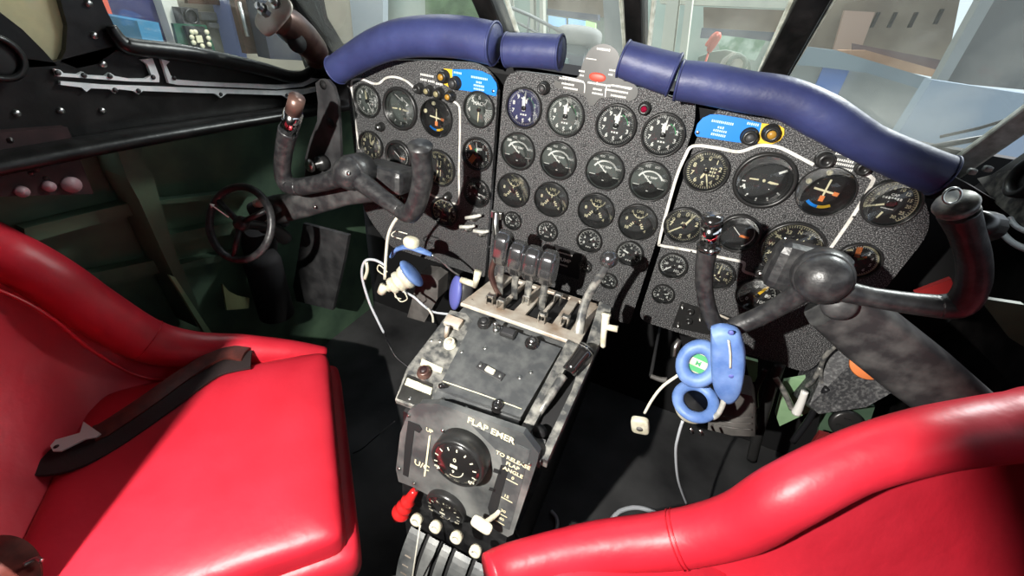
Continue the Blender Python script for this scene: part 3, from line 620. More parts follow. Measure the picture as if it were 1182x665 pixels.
def d_ils(d, F, r):
    d.prism(rpoly([(-r * .52, -r * .42), (r * .55, -r * .42), (r * .6, r * .5), (-r * .45, r * .5)], r * .15), .0013, .0018, F, 0)
    d.rect(0, r * .06, r * .07, r * .90, F, 6, .0026); d.rect(0, r * .02, r * .86, r * .08, F, 6, .0028, -.10)
    d.rect(0, -r * .30, r * .18, r * .24, F, 2, .0030); d.rect(r * .40, -r * .02, r * .20, r * .16, F, 2, .0030, -.1)
    d.arc(r * .60, r * .72, 180, 222, F, 4, .0022, cy=r * .0); d.arc(r * .60, r * .72, 140, 180, F, 5, .0022)
    for x, y in ((-.18, .76), (-.72, .28)): d.lathe([(r * .11, .001), (r * .11, .004), (r * .05, .004), (r * .05, .002), (0, .002)], F @ Matrix.Translation((x * r, y * r, 0)), 6, 14)
def d_mach(d, F, r):
    nums(d, F, [('6', 0), ('5', -42), ('7', 42), ('4', -95)], r * .72, r * .36); d.text('MACH', 0, r * .36, r * .30, F, 1, .0014)
    ticks(d, F, r * .93, r * .82, -130, -20, 18, r * .035); ticks(d, F, r * .93, r * .6, 85, 140, 8, r * .06); ticks(d, F, r * .66, r * .45, 85, 125, 4, r * .09)
def d_multi(d, F, r):
    ticks(d, F, r * .92, r * .82, 0, 352, 45, r * .03); nums(d, F, [('1', 35), ('2', 72), ('3', 108), ('4', 145), ('5', 180), ('6', -145), ('7', -108)], r * .66, r * .26)
    d.rect(-r * .36, -r * .36, r * .34, r * .60, F, 2, .0018, -.6); d.rect(-r * .55, r * .35, r * .16, r * .3, F, 2, .0018, .5)
    d.rect(r * .1, r * .35, r * .4, r * .16, F, 1, .0016, .1); d.rect(-r * .1, r * .2, r * .12, r * .3, F, 3, .0016, .5)
def d_multir(d, F, r):
    ticks(d, F, r * .92, r * .80, -60, 170, 32, r * .035); nums(d, F, [('3', 30), ('4', 62), ('5', 95), ('6', 130)], r * .64, r * .26)
    d.rect(-r * .2, r * .5, r * .26, r * .62, F, 2, .0018, .2); d.rect(-r * .62, r * .52, r * .3, r * .12, F, 6, .0018, .2); d.rect(r * .08, r * .18, r * .3, r * .14, F, 3, .0018, .5); d.rect(r * .2, r * .3, r * .2, r * .1, F, 2, .0018, .3)
    d.arc(r * .86, r * .95, -10, 170, F, 6, .0014)
def d_comp(d, F, r):
    ticks(d, F, r * .95, r * .85, 0, 355, 72, r * .02, 6); ticks(d, F, r * .95, r * .80, 0, 330, 12, r * .035, 6)
    d.ring([(r * .97, .0013), (r * .95, .0013), (r * .95, .0016), (r * .97, .0016)], F, 6, 40)
    nums(d, F, [('N', 2), ('3', 32), ('6', 62), ('E', 92), ('12', 122), ('15', 152), ('S', 182), ('21', 212), ('24', 242), ('W', 272), ('30', 302), ('33', 332)], r * .70, r * .20, 6)
    for x in (-.12, .10): d.rect(x * r, 0, r * .03, r * .95, F, 6, .0022, -.35 if r > .045 else -.05)
def d_clock(d, F, r):
    nums(d, F, [(str(i), i * 30) for i in range(1, 13)], r * .70, r * .30, 6); ticks(d, F, r * .93, r * .86, 0, 354, 60, r * .02, 6)
def d_hor(d, F, r):
    d.prism([(r * .9 * math.sin(math.radians(a)), r * .9 * math.cos(math.radians(a))) for a in range(20, 150, 8)], .0014, .0018, F, 0)
    d.arc(r * .78, r * .83, 10, 150, F, 1, .0022); d.rect(r * .35, -r * .12, r * .5, r * .14, F, 2, .0026, -.05); d.rect(-r * .12, r * .10, r * .7, r * .04, F, 1, .0026, -.7)
def d_rad(d, F, r):
    ticks(d, F, r * .93, r * .82, -115, 140, 40, r * .028, 6); d.arc(r * .92, r * .96, -115, 140, F, 6, .0014)
    nums(d, F, [('5', -90), ('6', -62), ('7', -38), ('8', -12), ('10', 14), ('12', 40), ('15', 66), ('20', 90), ('25', 118), ('30', 145)], r * .68, r * .21, 6)
    d.text('CAP', 0, r * .38, r * .16, F, 1, .0014); d.dashes(-r * .04, r * .22, r * .78, r * .11, F, 1, .0014, 7)
    d.dashes(0, -r * .26, r * .5, r * .04, F, 1, .0014); d.rect(-r * .12, -r * .60, r * .08, r * .34, F, 6, .0016, -.25)
def d_tri(d, F, r):
    ticks(d, F, r * .92, r * .8, -120, 120, 25, r * .03); nums(d, F, [('1', -60), ('5', 60), ('10', 110), ('0', -110), ('2', -20), ('3', 20)], r * .62, r * .28)
    d.dashes(0, -r * .1, r * .5, r * .12, F, 1, .0014, 3); d.rect(r * .1, -r * .35, r * .4, r * .05, F, 1, .0014, -.4)
rpm = [(605.1, 124.6), (652.9, 134), (711.1, 144.7), (765.3, 155.5)]
jet = [(598.3, 174.6), (644.6, 185.5), (698.3, 197.1), (749.8, 209.2)]
fuel = [(593.1, 219.5), (636.7, 230.2), (688.2, 243.4), (735.9, 256.3)]
ORD = ['first', 'second', 'third', 'fourth']
for i in range(4):
    r = gauge(CPN, 'engine_speed_gauge', None, *rpm[i], .0412, d_rpm, [(2 + (6 if i == 2 else 0), .82, .07, 'white'), (-4 + (10 if i == 2 else 0), .55, .16, 'white')], 'dialblue' if i == 0 else 'dialgrey' if i == 1 else 'dial')
    gauge(CPN, 'jet_temperature_gauge', None, *jet[i], .0418, d_jet, [(-50, .62, .05, 'white')], 'dialgrey', hub=0, wide=.09)
    gauge(CPN, 'fuel_gauge', None, *fuel[i], .0418, d_fuel, [(-8 + 14 * i, .22, .06, 'cream')], 'dial', hub=.14, wide=.07)
for (x, y, r, dr, n) in [(592, 254.5, .024, d_small, -60), (632, 266.7, .0265, d_small, -30), (680.5, 277.5, .0305, d_small, 40), (727, 292.5, .0315, d_small, -70), (676, 307, .016, d_small, 0), (703, 324, .021, d_small, 30)]:
    gauge(CPN, 'pressure_gauge', None, x, y, r, dr, [(n, .6, .1, 'white')], 'dial', wide=.12)
knob(CPN, 'rotary_switch', 628.5, 101.5, .0115, .018, 'bezel', 'dkgrey'); wl = knob(CPN, 'warning_lamp', 744.5, 125, .0110, .014, 'bezel', None)
mb = MB(); F = gf(744.5, 125); mb.lathe([(.006, .012), (.005, .0155), (0, .017)], F); mb.build('lens', mat('ruby_lens', (.25, .004, .03), .15), wl, F.translation)
# grey engraved plaque rising over the middle panel, with its red oval lamp
mb = MB()
out = [g2(*p) for p in [(655, 96), (669, 88), (673, 72), (680, 58), (688, 52), (697, 50), (707, 53), (714, 60), (718, 76), (722, 88), (738, 103), (735, 113), (728, 117), (722, 115), (705, 112), (692, 113), (686, 122), (681, 122), (676, 110), (664, 107), (640, 101), (640, 92)]]
mb.prism(rpoly(out, .008, 3), .0002, .003, PF); pq = mb.build('engraved_plaque', 'plaque', CPN); pq['label'] = 'grey arched plaque with a red oval marking'
mb = MB(); mb.superell((*g2(690, 89), .003), (.0165, .0078, .003), .9, PF); mb.build('red_oval', mat('oval_red', (.80, .08, .05), .45), pq)
mb = MB()
for x, y, w, h in [(697, 57, .026, .004), (672, 82, .012, .003), (707, 81, .012, .003), (672, 87, .009, .003), (705, 86, .009, .003), (660, 92, .05, .0035), (656, 97, .026, .0035), (659, 102, .030, .0035), (692, 97, .046, .0035), (690, 103, .018, .0035), (690, 108, .022, .0035), (718, 100, .04, .0035), (712, 105, .045, .0035), (714, 111, .03, .0035), (683, 68, .02, .002)]:
    mb.dashes(*g2(x, y), w, h, PF, 0, .0033)
strip2d([g2(*p) for p in [(650, 88), (668, 92), (675, 96), (675, 107)]], .0016, PF, mb, .003, .0034); strip2d([g2(*p) for p in [(699, 112), (700, 102), (704, 98), (728, 103)]], .0016, PF, mb, .003, .0034)
mb.rect(*g2(690, 94), .0015, .012, PF, 0, .0036)
mb.build('engraving', 'white', pq)
# dark lettering plate low on the middle panel
mb = MB(); mb.prism([g2(*p) for p in [(640, 282), (672, 293), (668, 322), (636, 312)]], .0003, .003, PF); lp = mb.build('lettered_plate', 'matblack', CPN)
mb = MB(); a = g2(651, 292); mb.dashes(a[0], a[1], .045, .004, PF, 0, .0034); a = g2(650, 299); mb.text('L PUMP', a[0], a[1], .013, PF, 0, .0034); a = g2(649, 305); mb.dashes(a[0], a[1], .03, .004, PF, 0, .0034); mb.build('lettering', 'white', lp)
# left panel
gauge(LPN, 'airspeed_indicator', None, 424.7, 116.3, .0395, d_alt, [(150, .85, .06, 'white'), (-5, .6, .12, 'cream')], 'dialgrey')
gauge(LPN, 'attitude_indicator', None, 462.6, 125.6, .049, d_adil, [], 'dialgrey', hub=0, wide=.16)
gauge(LPN, 'deviation_indicator', None, 504.4, 136.2, .043, d_ils, [], 'bezel', hub=0, wide=.05)
gauge(LPN, 'machmeter', None, 553.4, 126.5, .0388, d_mach, [(182, .7, .07, 'cream')], 'dialgrey')
gauge(LPN, 'temperature_gauge', None, 551.6, 178, .0395, d_multi, [(-8, .7, .05, 'white')], 'dial')
gauge(LPN, 'pressure_gauge', None, 551, 222.5, .0365, d_tri, [(100, .7, .06, 'white')], 'dial')
gauge(LPN, 'clock', None, 429, 168, .038, d_clock, [(-2, .8, .08, 'cream'), (38, .55, .16, 'cream')], 'dial')
gauge(LPN, 'turn_indicator', None, 460.8, 180, .040, d_hor, [], 'dial', hub=0, wide=.18)
gauge(LPN, 'compass', None, 507.4, 194, .046, d_comp, [(200, .85, .05, 'cream')], 'dial')
gauge(LPN, 'oil_gauge', None, 513, 245, .041, d_small, [(-60, .6, .05, 'cream')], 'dial', 'cream')
gauge(LPN, 'oil_gauge', None, 467, 232, .036, d_small, [(-30, .6, .05, 'cream')], 'dial', 'cream')
for x, y, r, c in [(485.4, 102, .0105, None), (496.5, 104.5, .0105, 'ambr2'), (508, 107.6, .0115, 'ambr2'), (521, 111, .011, 'amber'), (441, 146, .0095, 'steel'), (518, 226, .0095, 'steel')]:
    knob(LPN, 'knob', x, y, r, .018, 'bezel', c)
bp = [g2(*p) for p in [(523, 80), (545, 80), (557, 82), (567, 87), (573.5, 96), (574.5, 102), (573, 111), (560, 108), (534, 104), (523, 102.5)]]
def placard(panel, bl, ye, txt, scr):
    mb = MB(); mb.prism(bl, .0003, .0028, PF); b = mb.build('blue_placard', 'blue', panel); mb = MB(); mb.prism(ye, .0003, .0029, PF); mb.build('yellow_placard', 'yellow', panel)
    mb = MB()
    for x, y, w in txt: mb.dashes(*g2(x, y), w, .0042, PF, 0, .0032)
    mb.build('lettering', mat('pale_blue_lettering', (.55, .75, .95), .5), b); screw(b, *scr, z=.003)
placard(LPN, bp, [g2(*p) for p in [(513, 79), (523, 80), (523, 102.5), (513, 97)]], [(529, 84, .02), (554, 90, .040), (553.5, 95, .014), (553.5, 99, .026), (553.5, 103, .026)], (570, 105))
knob(LPN, 'knob', 514, 88.3, .0125, .02, 'bezel', 'amber'); knob(LPN, 'knob', 527, 95.7, .0125, .02, 'bezel', 'dkgrey')
mb = MB()
for x, y, w in [(493, 87, .035), (489, 92, .018), (498, 94, .018), (507, 97, .018)]: mb.dashes(*g2(x, y), w, .0045, PF, 0, .0006)
mb.build('lettering', 'white', LPN)
mb = MB(); mb.prism([g2(*p) for p in [(452, 204), (474, 209), (476, 228), (454, 222)]], .0003, .012, PF); sb = mb.build('selector_box', 'bezel', LPN)
mb = MB()
for y in (209, 214, 219): mb.dashes(*g2(464, y), .03, .002, PF, 0, .0123)
mb.build('lettering', 'white', sb)
for p in [(417, 88), (452, 79), (540, 142), (480, 165), (540, 205), (565, 150), (478, 240), (565, 285), (425, 215)]: screw(LPN, *p, mt='dkgrey')
# right panel
gauge(RPN, 'airspeed_indicator', None, 815.2, 197.2, .0412, d_alt, [(158, .85, .06, 'cream'), (-160, .4, .1, 'cream')], 'dial', 'cream')
gauge(RPN, 'attitude_indicator', None, 881.9, 208.3, .0525, d_adir, [], 'dial', hub=0, wide=.14)
gauge(RPN, 'deviation_indicator', None, 952, 220.7, .0455, d_ils, [], 'bezel', hub=0, wide=.05)
gauge(RPN, 'cabin_pressure_gauge', None, 1027.5, 234.2, .0425, d_rad, [(-112, .85, .07, 'cream')], 'dial', hub=.2)
gauge(RPN, 'altimeter', None, 789.5, 260, .0405, d_altr, [(28, .8, .09, 'cream'), (-130, .85, .06, 'cream')], 'dial', 'cream')
gauge(RPN, 'turn_indicator', None, 852.5, 269, .0405, d_hor, [], 'dial', hub=0, wide=.14)
gauge(RPN, 'compass', None, 913, 287, .0565, d_comp, [(-57, .85, .035, 'cream')], 'dial')
gauge(RPN, 'flow_gauge', None, 776.8, 306.4, .031, d_flow, [(-135, .8, .07, 'white')], 'dial')
gauge(RPN, 'pressure_gauge', None, 765.6, 339, .0255, d_small, [(70, .5, .06, 'white')], 'dial')
gauge(RPN, 'oil_gauge', None, 828.5, 317, .034, d_tri, [(0, .8, .09, 'cream')], 'dial', 'cream')
gauge(RPN, 'turn_gauge', None, 873.5, 340, .041, d_flow, [(25, .75, .14, 'yellow')], 'dial')
gauge(RPN, 'temperature_gauge', None, 989.5, 301, .037, d_multir, [], 'dial', hub=0)
placard(RPN, [g2(*p) for p in [(802, 153), (805, 143), (811, 136), (820, 132), (830, 132), (855, 136), (879, 142), (874, 165), (850, 164), (804, 157)]], [g2(*p) for p in [(879, 142), (898, 144), (905, 148), (905, 155), (900, 162), (891, 166), (874, 165)]], [(834, 141, .038), (832, 147, .012), (831, 151, .024), (829, 155.5, .026), (869, 143, .02)], (805.5, 152.5))
knob(RPN, 'knob', 865, 156.8, .0135, .022, 'bezel', 'dkgrey'); knob(RPN, 'knob', 889.6, 153, .0135, .022, 'bezel', 'amber')
mb = MB(); mb.prism(rpoly([g2(*p) for p in [(941, 178), (950, 172), (1000, 184), (1006, 194), (998, 202), (945, 192)]], .008), .0003, .005, PF); sb = mb.build('selector_plate', 'panelgrey', RPN)
mb = MB()
for x, y, w in [(975, 178, .03), (970, 184, .038), (972, 189, .04), (972, 194, .03), (985, 183, .02)]: mb.dashes(*g2(x, y), w, .004, PF, 0, .0054)
mb.build('lettering', 'white', sb)
knob(RPN, 'knob', 951.7, 183.5, .0135, .02, 'bezel'); knob(RPN, 'knob', 994, 192.5, .0115, .02, 'bezel'); knob(RPN, 'knob', 877, 312, .010, .018, 'bezel', 'steel')
mb = MB(); mb.prism([g2(*p) for p in [(786, 348), (858, 370), (852, 392), (776, 376)]], .0003, .006, PF); sb = mb.build('switch_plate', 'bezel', RPN)
for p, r, m in [((797, 357), .009, 'bezel'), ((795, 368), .009, 'bezel'), ((788, 352), .0035, 'steel'), ((783, 373), .0035, 'steel'), ((808, 366), .0035, 'steel')]: knob(sb, 'push_button', *p, r, .014, m, label=None)
mb = MB(); mb.rect(*g2(835, 364), .05, .005, PF, 0, .0065, -.15); mb.build('lettering', 'tan', sb)
mb = MB(); mb.rect(*g2(928, 259.5), .022, .0035, PF, 0, .0006); mb.build('tape_mark', 'white', RPN)
for p in [(820, 230), (845, 228), (905, 250), (925, 250), (943, 248), (1010, 265), (1045, 262), (924, 398), (870, 395), (840, 215), (798, 290), (950, 262), (985, 250), (1000, 330)]: screw(RPN, *p, mt='dkgrey', r=.003)
for p in [(630, 155), (675, 168), (735, 180), (618, 205), (665, 220), (715, 232), (655, 265), (770, 230), (600, 90), (790, 135)]: screw(CPN, *p, mt='dkgrey', r=.003)
# valve taps on the left panel's lower right corner
for i, (x, y) in enumerate([(548, 250), (541, 262), (557, 268)]):
    F = gf(x, y); mb = MB(); mb.lathe([(.012, 0), (.012, .006), (.006, .008), (.005, .02), (0, .02)], F, 0, 16)
    k = mb.build('valve_tap', 'worn' if i else 'steel', LPN, F.translation); mb = MB()
    a = PY(x, y, YP - .02); mb.tube([a + V((-.022, -.01, -.006 + .004 * i)), a + V((.0, 0, 0)), a + V((.018, -.004, .010))], [.0045, .005, .0035], 8, sub=2); mb.build('tap_lever', 'frosted', k, F.translation)
mb = MB(); mb.tube([PY(573, 245, .88), PY(572, 262, .865), PY(575, 285, .84)], [.008, .007, .009], 10); mb.box(PY(573, 248, .885), (.03, .01, .02), bev=.003); mb.build('toggle_lever', 'steel', CPN)
# ================================================================== GLARESHIELD PADS
def pad(pts, r, label, Y=None):
    P = [PY(x, y, Yy) for x, y, Yy in pts]; t = thing('padded_roll', label, 'padding', P[len(P) // 2])
    mb = MB(); n = len(P); mb.tube(P, r, 28, sub=8); mb.build('cover', 'blueleather', t)
    d0 = (P[0] - P[1]).normalized(); d1 = (P[-1] - P[-2]).normalized()
    for p, d, rr in ((P[0], d0, r[0]), (P[-1], d1, r[-1])):
        F = axisframe(p, d); mb = MB(); mb.ring([(rr + .0015, -.003), (rr + .002, 0), (rr - .002, .0015), (rr - .003, -.001)], F, 0, 28); mb.build('end_seam', 'blueleather', t)
        mb = MB(); mb.lathe([(rr - .002, -.001), (rr - .004, .001), (0, .002)], F, 0, 28); mb.build('end_cap', 'blueleather', t)
    return t
PYD = .845
pad([(388, 81, PYD), (405, 70, PYD), (432, 55, PYD), (462, 45, PYD), (500, 42, PYD), (535, 44, PYD), (571, 51, PYD)], [.030, .031, .034, .036, .037, .037, .037], 'longer left blue leather padded roll curving over the left instrument panel')
pad([(585, 58, .88), (610, 58.5, .88), (648, 61, .88)], [.030, .030, .030], 'short blue padded roll left of the grey plaque')
pad([(719, 68, PYD), (745, 77, PYD), (779, 87, PYD)], [.029, .031, .033], 'short blue padded roll right of the grey plaque')
pad([(783, 93, PYD), (815, 97, PYD), (860, 106, PYD), (905, 114, PYD), (950, 135, PYD), (1000, 165, PYD), (1055, 190, PYD), (1088, 203, PYD)], [.031, .032, .031, .031, .033, .029, .030, .030], 'longest blue leather padded roll sweeping down over the right instrument panel')
# ================================================================== CENTRE PEDESTAL
UPp = V((0, .60, .715)); UPn = V((0, -.275, .961)).normalized()
QPp = V((0, .61, .727)); QPn = V((0, .166, .986)).normalized()
LPp = V((0, .385, .648)); LPn = V((0, -.985, .13)).normalized()
def onp(pts, p, n, off=0): return [PP(x, y, V(p) + n * off, n) for x, y in pts]
def pf(x, y, p, n, off=0):
    o = PP(x, y, V(p) + n * off, n); return frame(o, (1, 0, 0), n.cross(V((1, 0, 0))))
PED = thing('centre_pedestal', 'grey and black control pedestal with levers and dials between the two red seats', 'control pedestal', (0, .55, 0))
mb = MB()
mb.extr([V((-.112, y, z)) for y, z in [(.82, .675), (.60, .700), (.395, .640), (.372, .40), (.385, .0), (.86, 0), (.86, .60)]], (.222, 0, 0)); mb.build('body', 'black', PED)
# quadrant plate with real slots between its ribs
mb = MB(); FQ = frame(QPp, (1, 0, 0), QPn.cross(V((1, 0, 0))))
mb.box((0, .018, 0), (.248, .040, .008), FQ, 0, .002); mb.box((0, .185, 0), (.236, .014, .008), FQ, 0, .002)
for x, w in ((-.104, .038), (-.053, .010), (-.011, .026), (.030, .008), (.068, .020), (.110, .028)): mb.box((x, .10, 0), (w, .165, .0078), FQ, 0, .0015)
mb.build('quadrant_plate', 'tan', PED)
mb = MB(); mb.box((0, .10, -.02), (.236, .19, .03), FQ); mb.build('slot_box', 'matblack', PED)
mb = MB(); mb.extr(onp([(518, 372), (545, 345), (560, 356), (640, 392), (672, 402), (660, 415), (540, 372)], UPp, UPn, .002), -UPn * .02); mb.build('front_lip', 'panelgrey', PED)
# raised upper control box
mb = MB()
top = onp([(548, 366), (648, 402), (601, 482), (506, 448)], UPp, UPn, .022)
mb.extr(top, -UPn * .03); box = mb.build('control_box', 'panelgrey', PED)
low_ = onp([(505, 448), (600, 484), (592, 508), (497, 468)], UPp, UPn, .012)
mb = MB(); mb.extr(low_, -UPn * .02); mb.build('lower_strip', 'panelgrey', PED)
mb = MB(); mb.tube(onp([(511, 440), (555, 455), (602, 472)], UPp, UPn, .0225), .0009, 6); mb.build('worn_edge', 'cream', PED)
def pk(name, x, y, r, h, mt, p=UPp, n=UPn, off=.022, cap=None):
    return knob(PED, name, 0, 0, r, h, mt, cap, None, pf(x, y, p, n, off))
pk('knob', 559, 374, .0115, .010, 'bezel', cap='dkgrey'); pk('knob', 614, 397, .0115, .012, 'gloss', cap='steel')
pk('fluted_knob', 574.5, 471, .0095, .016, 'gloss', off=.014); 
def toggle(x, y, m, off=.022, tilt=(0, -.4, 1), L=.022, r=.004, base=.007):
    F = pf(x, y, UPp, UPn, off); o = F.translation; mb = MB(); mb.lathe([(base, 0), (base, .004), (base * .6, .007), (0, .007)], F, 0, 14); t = mb.build('toggle_switch', 'steel', PED, o)
    mb = MB(); d = V(tilt).normalized(); mb.tube([o + d * .004, o + d * L * .6, o + d * L], [r * .6, r * .8, r], 10, sub=2); mb.ball(o + d * L, r * 1.05); mb.build('bat', m, t, o)
toggle(573, 381, 'steel'); toggle(523, 446, 'gloss', .014, (-.6, -.8, .5), .024, .005)
F = pf(587, 386, UPp, UPn, .022); mb = MB(); mb.box((0, 0, .004), (.030, .020, .010), F, 0, .003); k = mb.build('push_switch', 'bezel', PED, F.translation); mb = MB(); mb.box((0, 0, .0095), (.024, .014, .002), F, 0, .0008); mb.build('button', 'dkgrey', k, F.translation)
F = pf(566, 429, UPp, UPn, .022); F = F @ Matrix.Rotation(-.12, 4, 'Z'); mb = MB(); mb.box((0, 0, .0015), (.052, .015, .003), F, 0, .001); k = mb.build('switch_plate', 'dkgrey', PED, F.translation); mb = MB(); mb.box((0, 0, .004), (.018, .010, .006), F, 0, .002); mb.build('rocker', 'ivory', k, F.translation)
for x in (-.02, .02): mb = MB(); mb.lathe([(.0035, .002), (.003, .0045), (0, .005)], F @ Matrix.Translation((x, 0, 0)), 0, 10); mb.build('screw', 'steel', k, F.translation)
for x, y in [(511, 461), (538, 471), (600, 436), (560, 402), (533, 406), (613, 430)]: mb = MB(); F = pf(x, y, UPp, UPn, .022 if y < 445 else .013); screw(PED, F=F, r=.0035)
# left worn flange with knobs and a peg
FLp = UPp + UPn * .004
mb = MB(); mb.extr(onp([(538, 362), (548, 374), (519, 434), (497, 477), (456, 462), (470, 424), (500, 385), (520, 358)], FLp, UPn), -UPn * .012); fl = mb.build('left_flange', 'worn', PED)
mb = MB(); mb.extr(onp([(470, 432), (500, 443), (496, 474), (458, 460)], FLp, UPn, .0008), -UPn * .001); mb.build('bare_patch', 'steel', fl)
mb = MB(); mb.extr(onp([(487, 414), (511, 425), (509, 431), (485, 421)], FLp, UPn, .001), -UPn * .001); mb.build('cream_band', 'cream', fl); mb = MB(); mb.extr(onp([(470, 436), (499, 448), (497, 456), (467, 444)], FLp, UPn, .0014), -UPn * .001); mb.build('cream_band', 'cream', fl)
for x, y, r, m, c in [(490, 431, .0115, 'bronze', 'maroon'), (519.5, 398, .0105, 'ivory', 'tan')]: knob(fl, 'knob', 0, 0, r, .012, m, c, None, pf(x, y, FLp, UPn))
mb = MB(); q = PP(515, 389, FLp, UPn); mb.tube([q, q + V((0, .004, .024))], [.0045, .004], 10, sub=1); mb.build('peg', 'tan', fl)
F = pf(524, 374, FLp, UPn); mb = MB(); mb.box((0, 0, .005), (.034, .022, .012), F, 0, .002); mb.build('cream_block', 'tan', fl, F.translation)
for x, y in [(508, 394), (498, 393), (473, 460)]: screw(fl, F=pf(x, y, FLp, UPn), r=.0035)
# right slotted plate
SRp = UPp + UPn * .020
mb = MB()
mb.extr(onp([(692, 348), (706, 354), (694, 392), (632, 532), (622, 528), (660, 450)], SRp, UPn), -UPn * .03)
mb.extr(onp([(655, 392), (668, 398), (622, 480), (612, 500), (630, 508), (624, 533), (591, 518), (600, 494), (604, 488)], SRp, UPn), -UPn * .03)
sp_ = mb.build('slotted_plate', 'worn', PED)
mb = MB(); mb.extr(onp([(672, 396), (690, 398), (634, 505), (612, 503)], SRp, UPn, -.022), -UPn * .004); mb.build('slot_floor', 'matblack', PED)
mb = MB(); F = pf(623, 498, SRp, UPn, .0004); mb.lathe([(.0115, 0), (0, .0003)], F, 0, 20); mb.build('keyhole', 'matblack', sp_, F.translation)
mb = MB(); mb.extr([PX(x, y, .121) for x, y in [(702, 352), (716, 356), (706, 398), (655, 520), (606, 640), (598, 612), (630, 535)]], (-.010, 0, 0)); mb.build('side_cheek', 'black', PED)
# trim face below
LF = lambda x, y, off=0: pf(x, y, LPp, LPn, off)
face = onp([(472, 474), (484, 466), (505, 466), (604, 500), (622, 524), (620, 534), (592, 617), (586, 620), (560, 606), (476, 562), (460, 556), (457, 542), (462, 500)], LPp, LPn, .006)
mb = MB(); mb.extr(face, -LPn * .012); fc = mb.build('trim_face', 'facegrey', PED)
mb = MB(); mb.extr(onp([(545, 492), (592, 511), (612, 520), (604, 552), (588, 612), (562, 602), (580, 540), (578, 525)], LPp, LPn, .0068), -LPn * .001); mb.build('black_scale_plate', 'panelgrey', fc)
mb = MB(); mb.extr(onp([(471, 486), (484, 491), (487, 496), (484, 500), (478, 497), (475, 520), (471, 551), (465, 548), (467, 515)], LPp, LPn, .0072), -LPn * .001)
mb.build('lever_slot', 'matblack', fc); mb = MB(); mb.extr(onp([(578, 537), (584, 538), (587, 543), (580, 566), (574, 590), (565, 595), (563, 586), (570, 562)], LPp, LPn, .0075), -LPn * .001)
mb.extr(onp([(570, 541), (579, 544), (578, 548), (569, 545)], LPp, LPn, .0075), -LPn * .001); mb.extr(onp([(565, 563), (572, 565), (571, 568), (564, 566)], LPp, LPn, .0075), -LPn * .001)
mb.build('lever_slot', 'matblack', fc)
FT = LF(567, 497, .0078); mb = MB(); mb.text('FLAP EMER', 0, 0, .0165, FT, 0, .0002, -.05); 
for x, y, st, s in [(592, 531, 'TO RELEASE', .0105), (592, 538, 'FLAP', .0105), (592, 545, 'ANGLE', .0105), (487, 537, 'U/C', .018), (496, 497, 'UP', .011), (592, 552, '0', .009), (585, 573, '15', .009), (581, 590, '30', .009), (579, 599, '40', .009)]:
    mb.text(st, 0, 0, s, LF(x, y, .0078), 0, .0002, -.05)
for x, y in [(591, 556), (585, 577), (579, 594), (576, 603)]: mb.rect(0, 0, .020, .0022, LF(x, y, .0078), 0, .0002, -.06)
mb.extr(onp([(495, 503), (497, 503), (491, 550), (489, 550)], LPp, LPn, .0078), -LPn * .0004)
mb.build('lettering', 'cream', fc)
for x, y in [(511, 497), (461, 541), (472, 480), (478, 558), (611, 536), (604, 535)]: screw(fc, F=LF(x, y, .007), r=.003)
def dome(x, y, r, off, name, n=LPn, p=LPp, h=.020):
    F = pf(x, y, p, n, off); o = F.translation; mb = MB()
    mb.lathe([(r, -h - .01), (r * 1.0, -.004), (r * .97, 0), (r * .90, .002), (r * .86, .0)], F, 0, 48); d = mb.build(name, 'bezel', fc, o)
    mb = MB(); mb.lathe([(r * .88, 0), (r * .86, .0015), (r * .6, .007), (0, .010)], F, 0, 40)
    mb.build('dome_face', 'gloss', d, o)
    mb = MB(); ticks(mb, F, r * .80, r * .66, -125, 125, 11, r * .05, 0, .0055); mb.text('0', 0, r * .40, r * .24, F, 0, .0094); mb.rect(0, r * .12, r * .26, r * .14, F, 0, .0102); mb.dashes(-r * .66, -r * .34, r * .2, r * .1, F, 0, .006, 3); mb.dashes(r * .66, -r * .34, r * .24, r * .1, F, 0, .006, 3)
    mb.arc(r * .34, r * .37, 90, 200, F, 0, .0092); mb.text('9', 0, -r * .12, r * .18, F, 0, .0102)
    mb.build('scale_marks', 'ivory', d, o)
    return d
dome(527, 536, .046, .034, 'trim_dial')
n2 = V((0, -.93, -.36)).normalized(); n2 = V((0, -.99, -.05)).normalized()
dome(514, 588, .040, .040, 'lower_trim_dial', n2)
# flap and gear drum: curved sector plates with white rollers
AX = V((0, .42, .235)); 
def sector(x0, x1, r, a0, a1, th, name, m, par):
    mb = MB(); rows = []
    for rr in (r, r - th):
        rows.append([V((0, AX.y - rr * math.cos(math.radians(a)), AX.z + rr * math.sin(math.radians(a)))) for a in range(a0, a1 + 1, 5)])
    prof = rows[0] + rows[1][::-1]; mb.extr([V((x0, p.y, p.z)) for p in prof], (x1 - x0, 0, 0)); return mb.build(name, m, par)
mb = MB(); mb.box((0, .43, .10), (.17, .10, .20)); dr_ = mb.build('lever_drum', 'matblack', PED); dr_['label'] = 'curved grey sector plates with white rollers'
for x0, x1 in ((-.086, -.052), (-.042, -.020), (-.010, .008), (.018, .052), (.062, .085)):
    sector(x0, x1, .118, -55, 62, .006, 'sector_plate', 'facegrey', dr_)
sector(-.088, .088, .104, -55, 62, .006, 'inner_drum', 'matblack', dr_)
for x, y in [(481, 600), (503, 608), (527, 620), (549, 636)]:
    a = PY(x, y, .315); mb = MB(); F = axisframe(a, (0, -1, .25)); mb.ring([(.0095, -.006), (.0105, .0), (.0095, .006), (.0045, .006), (.0045, -.006)], F, 0, 20); mb.build('roller', 'ivory', dr_)
mb = MB(); 
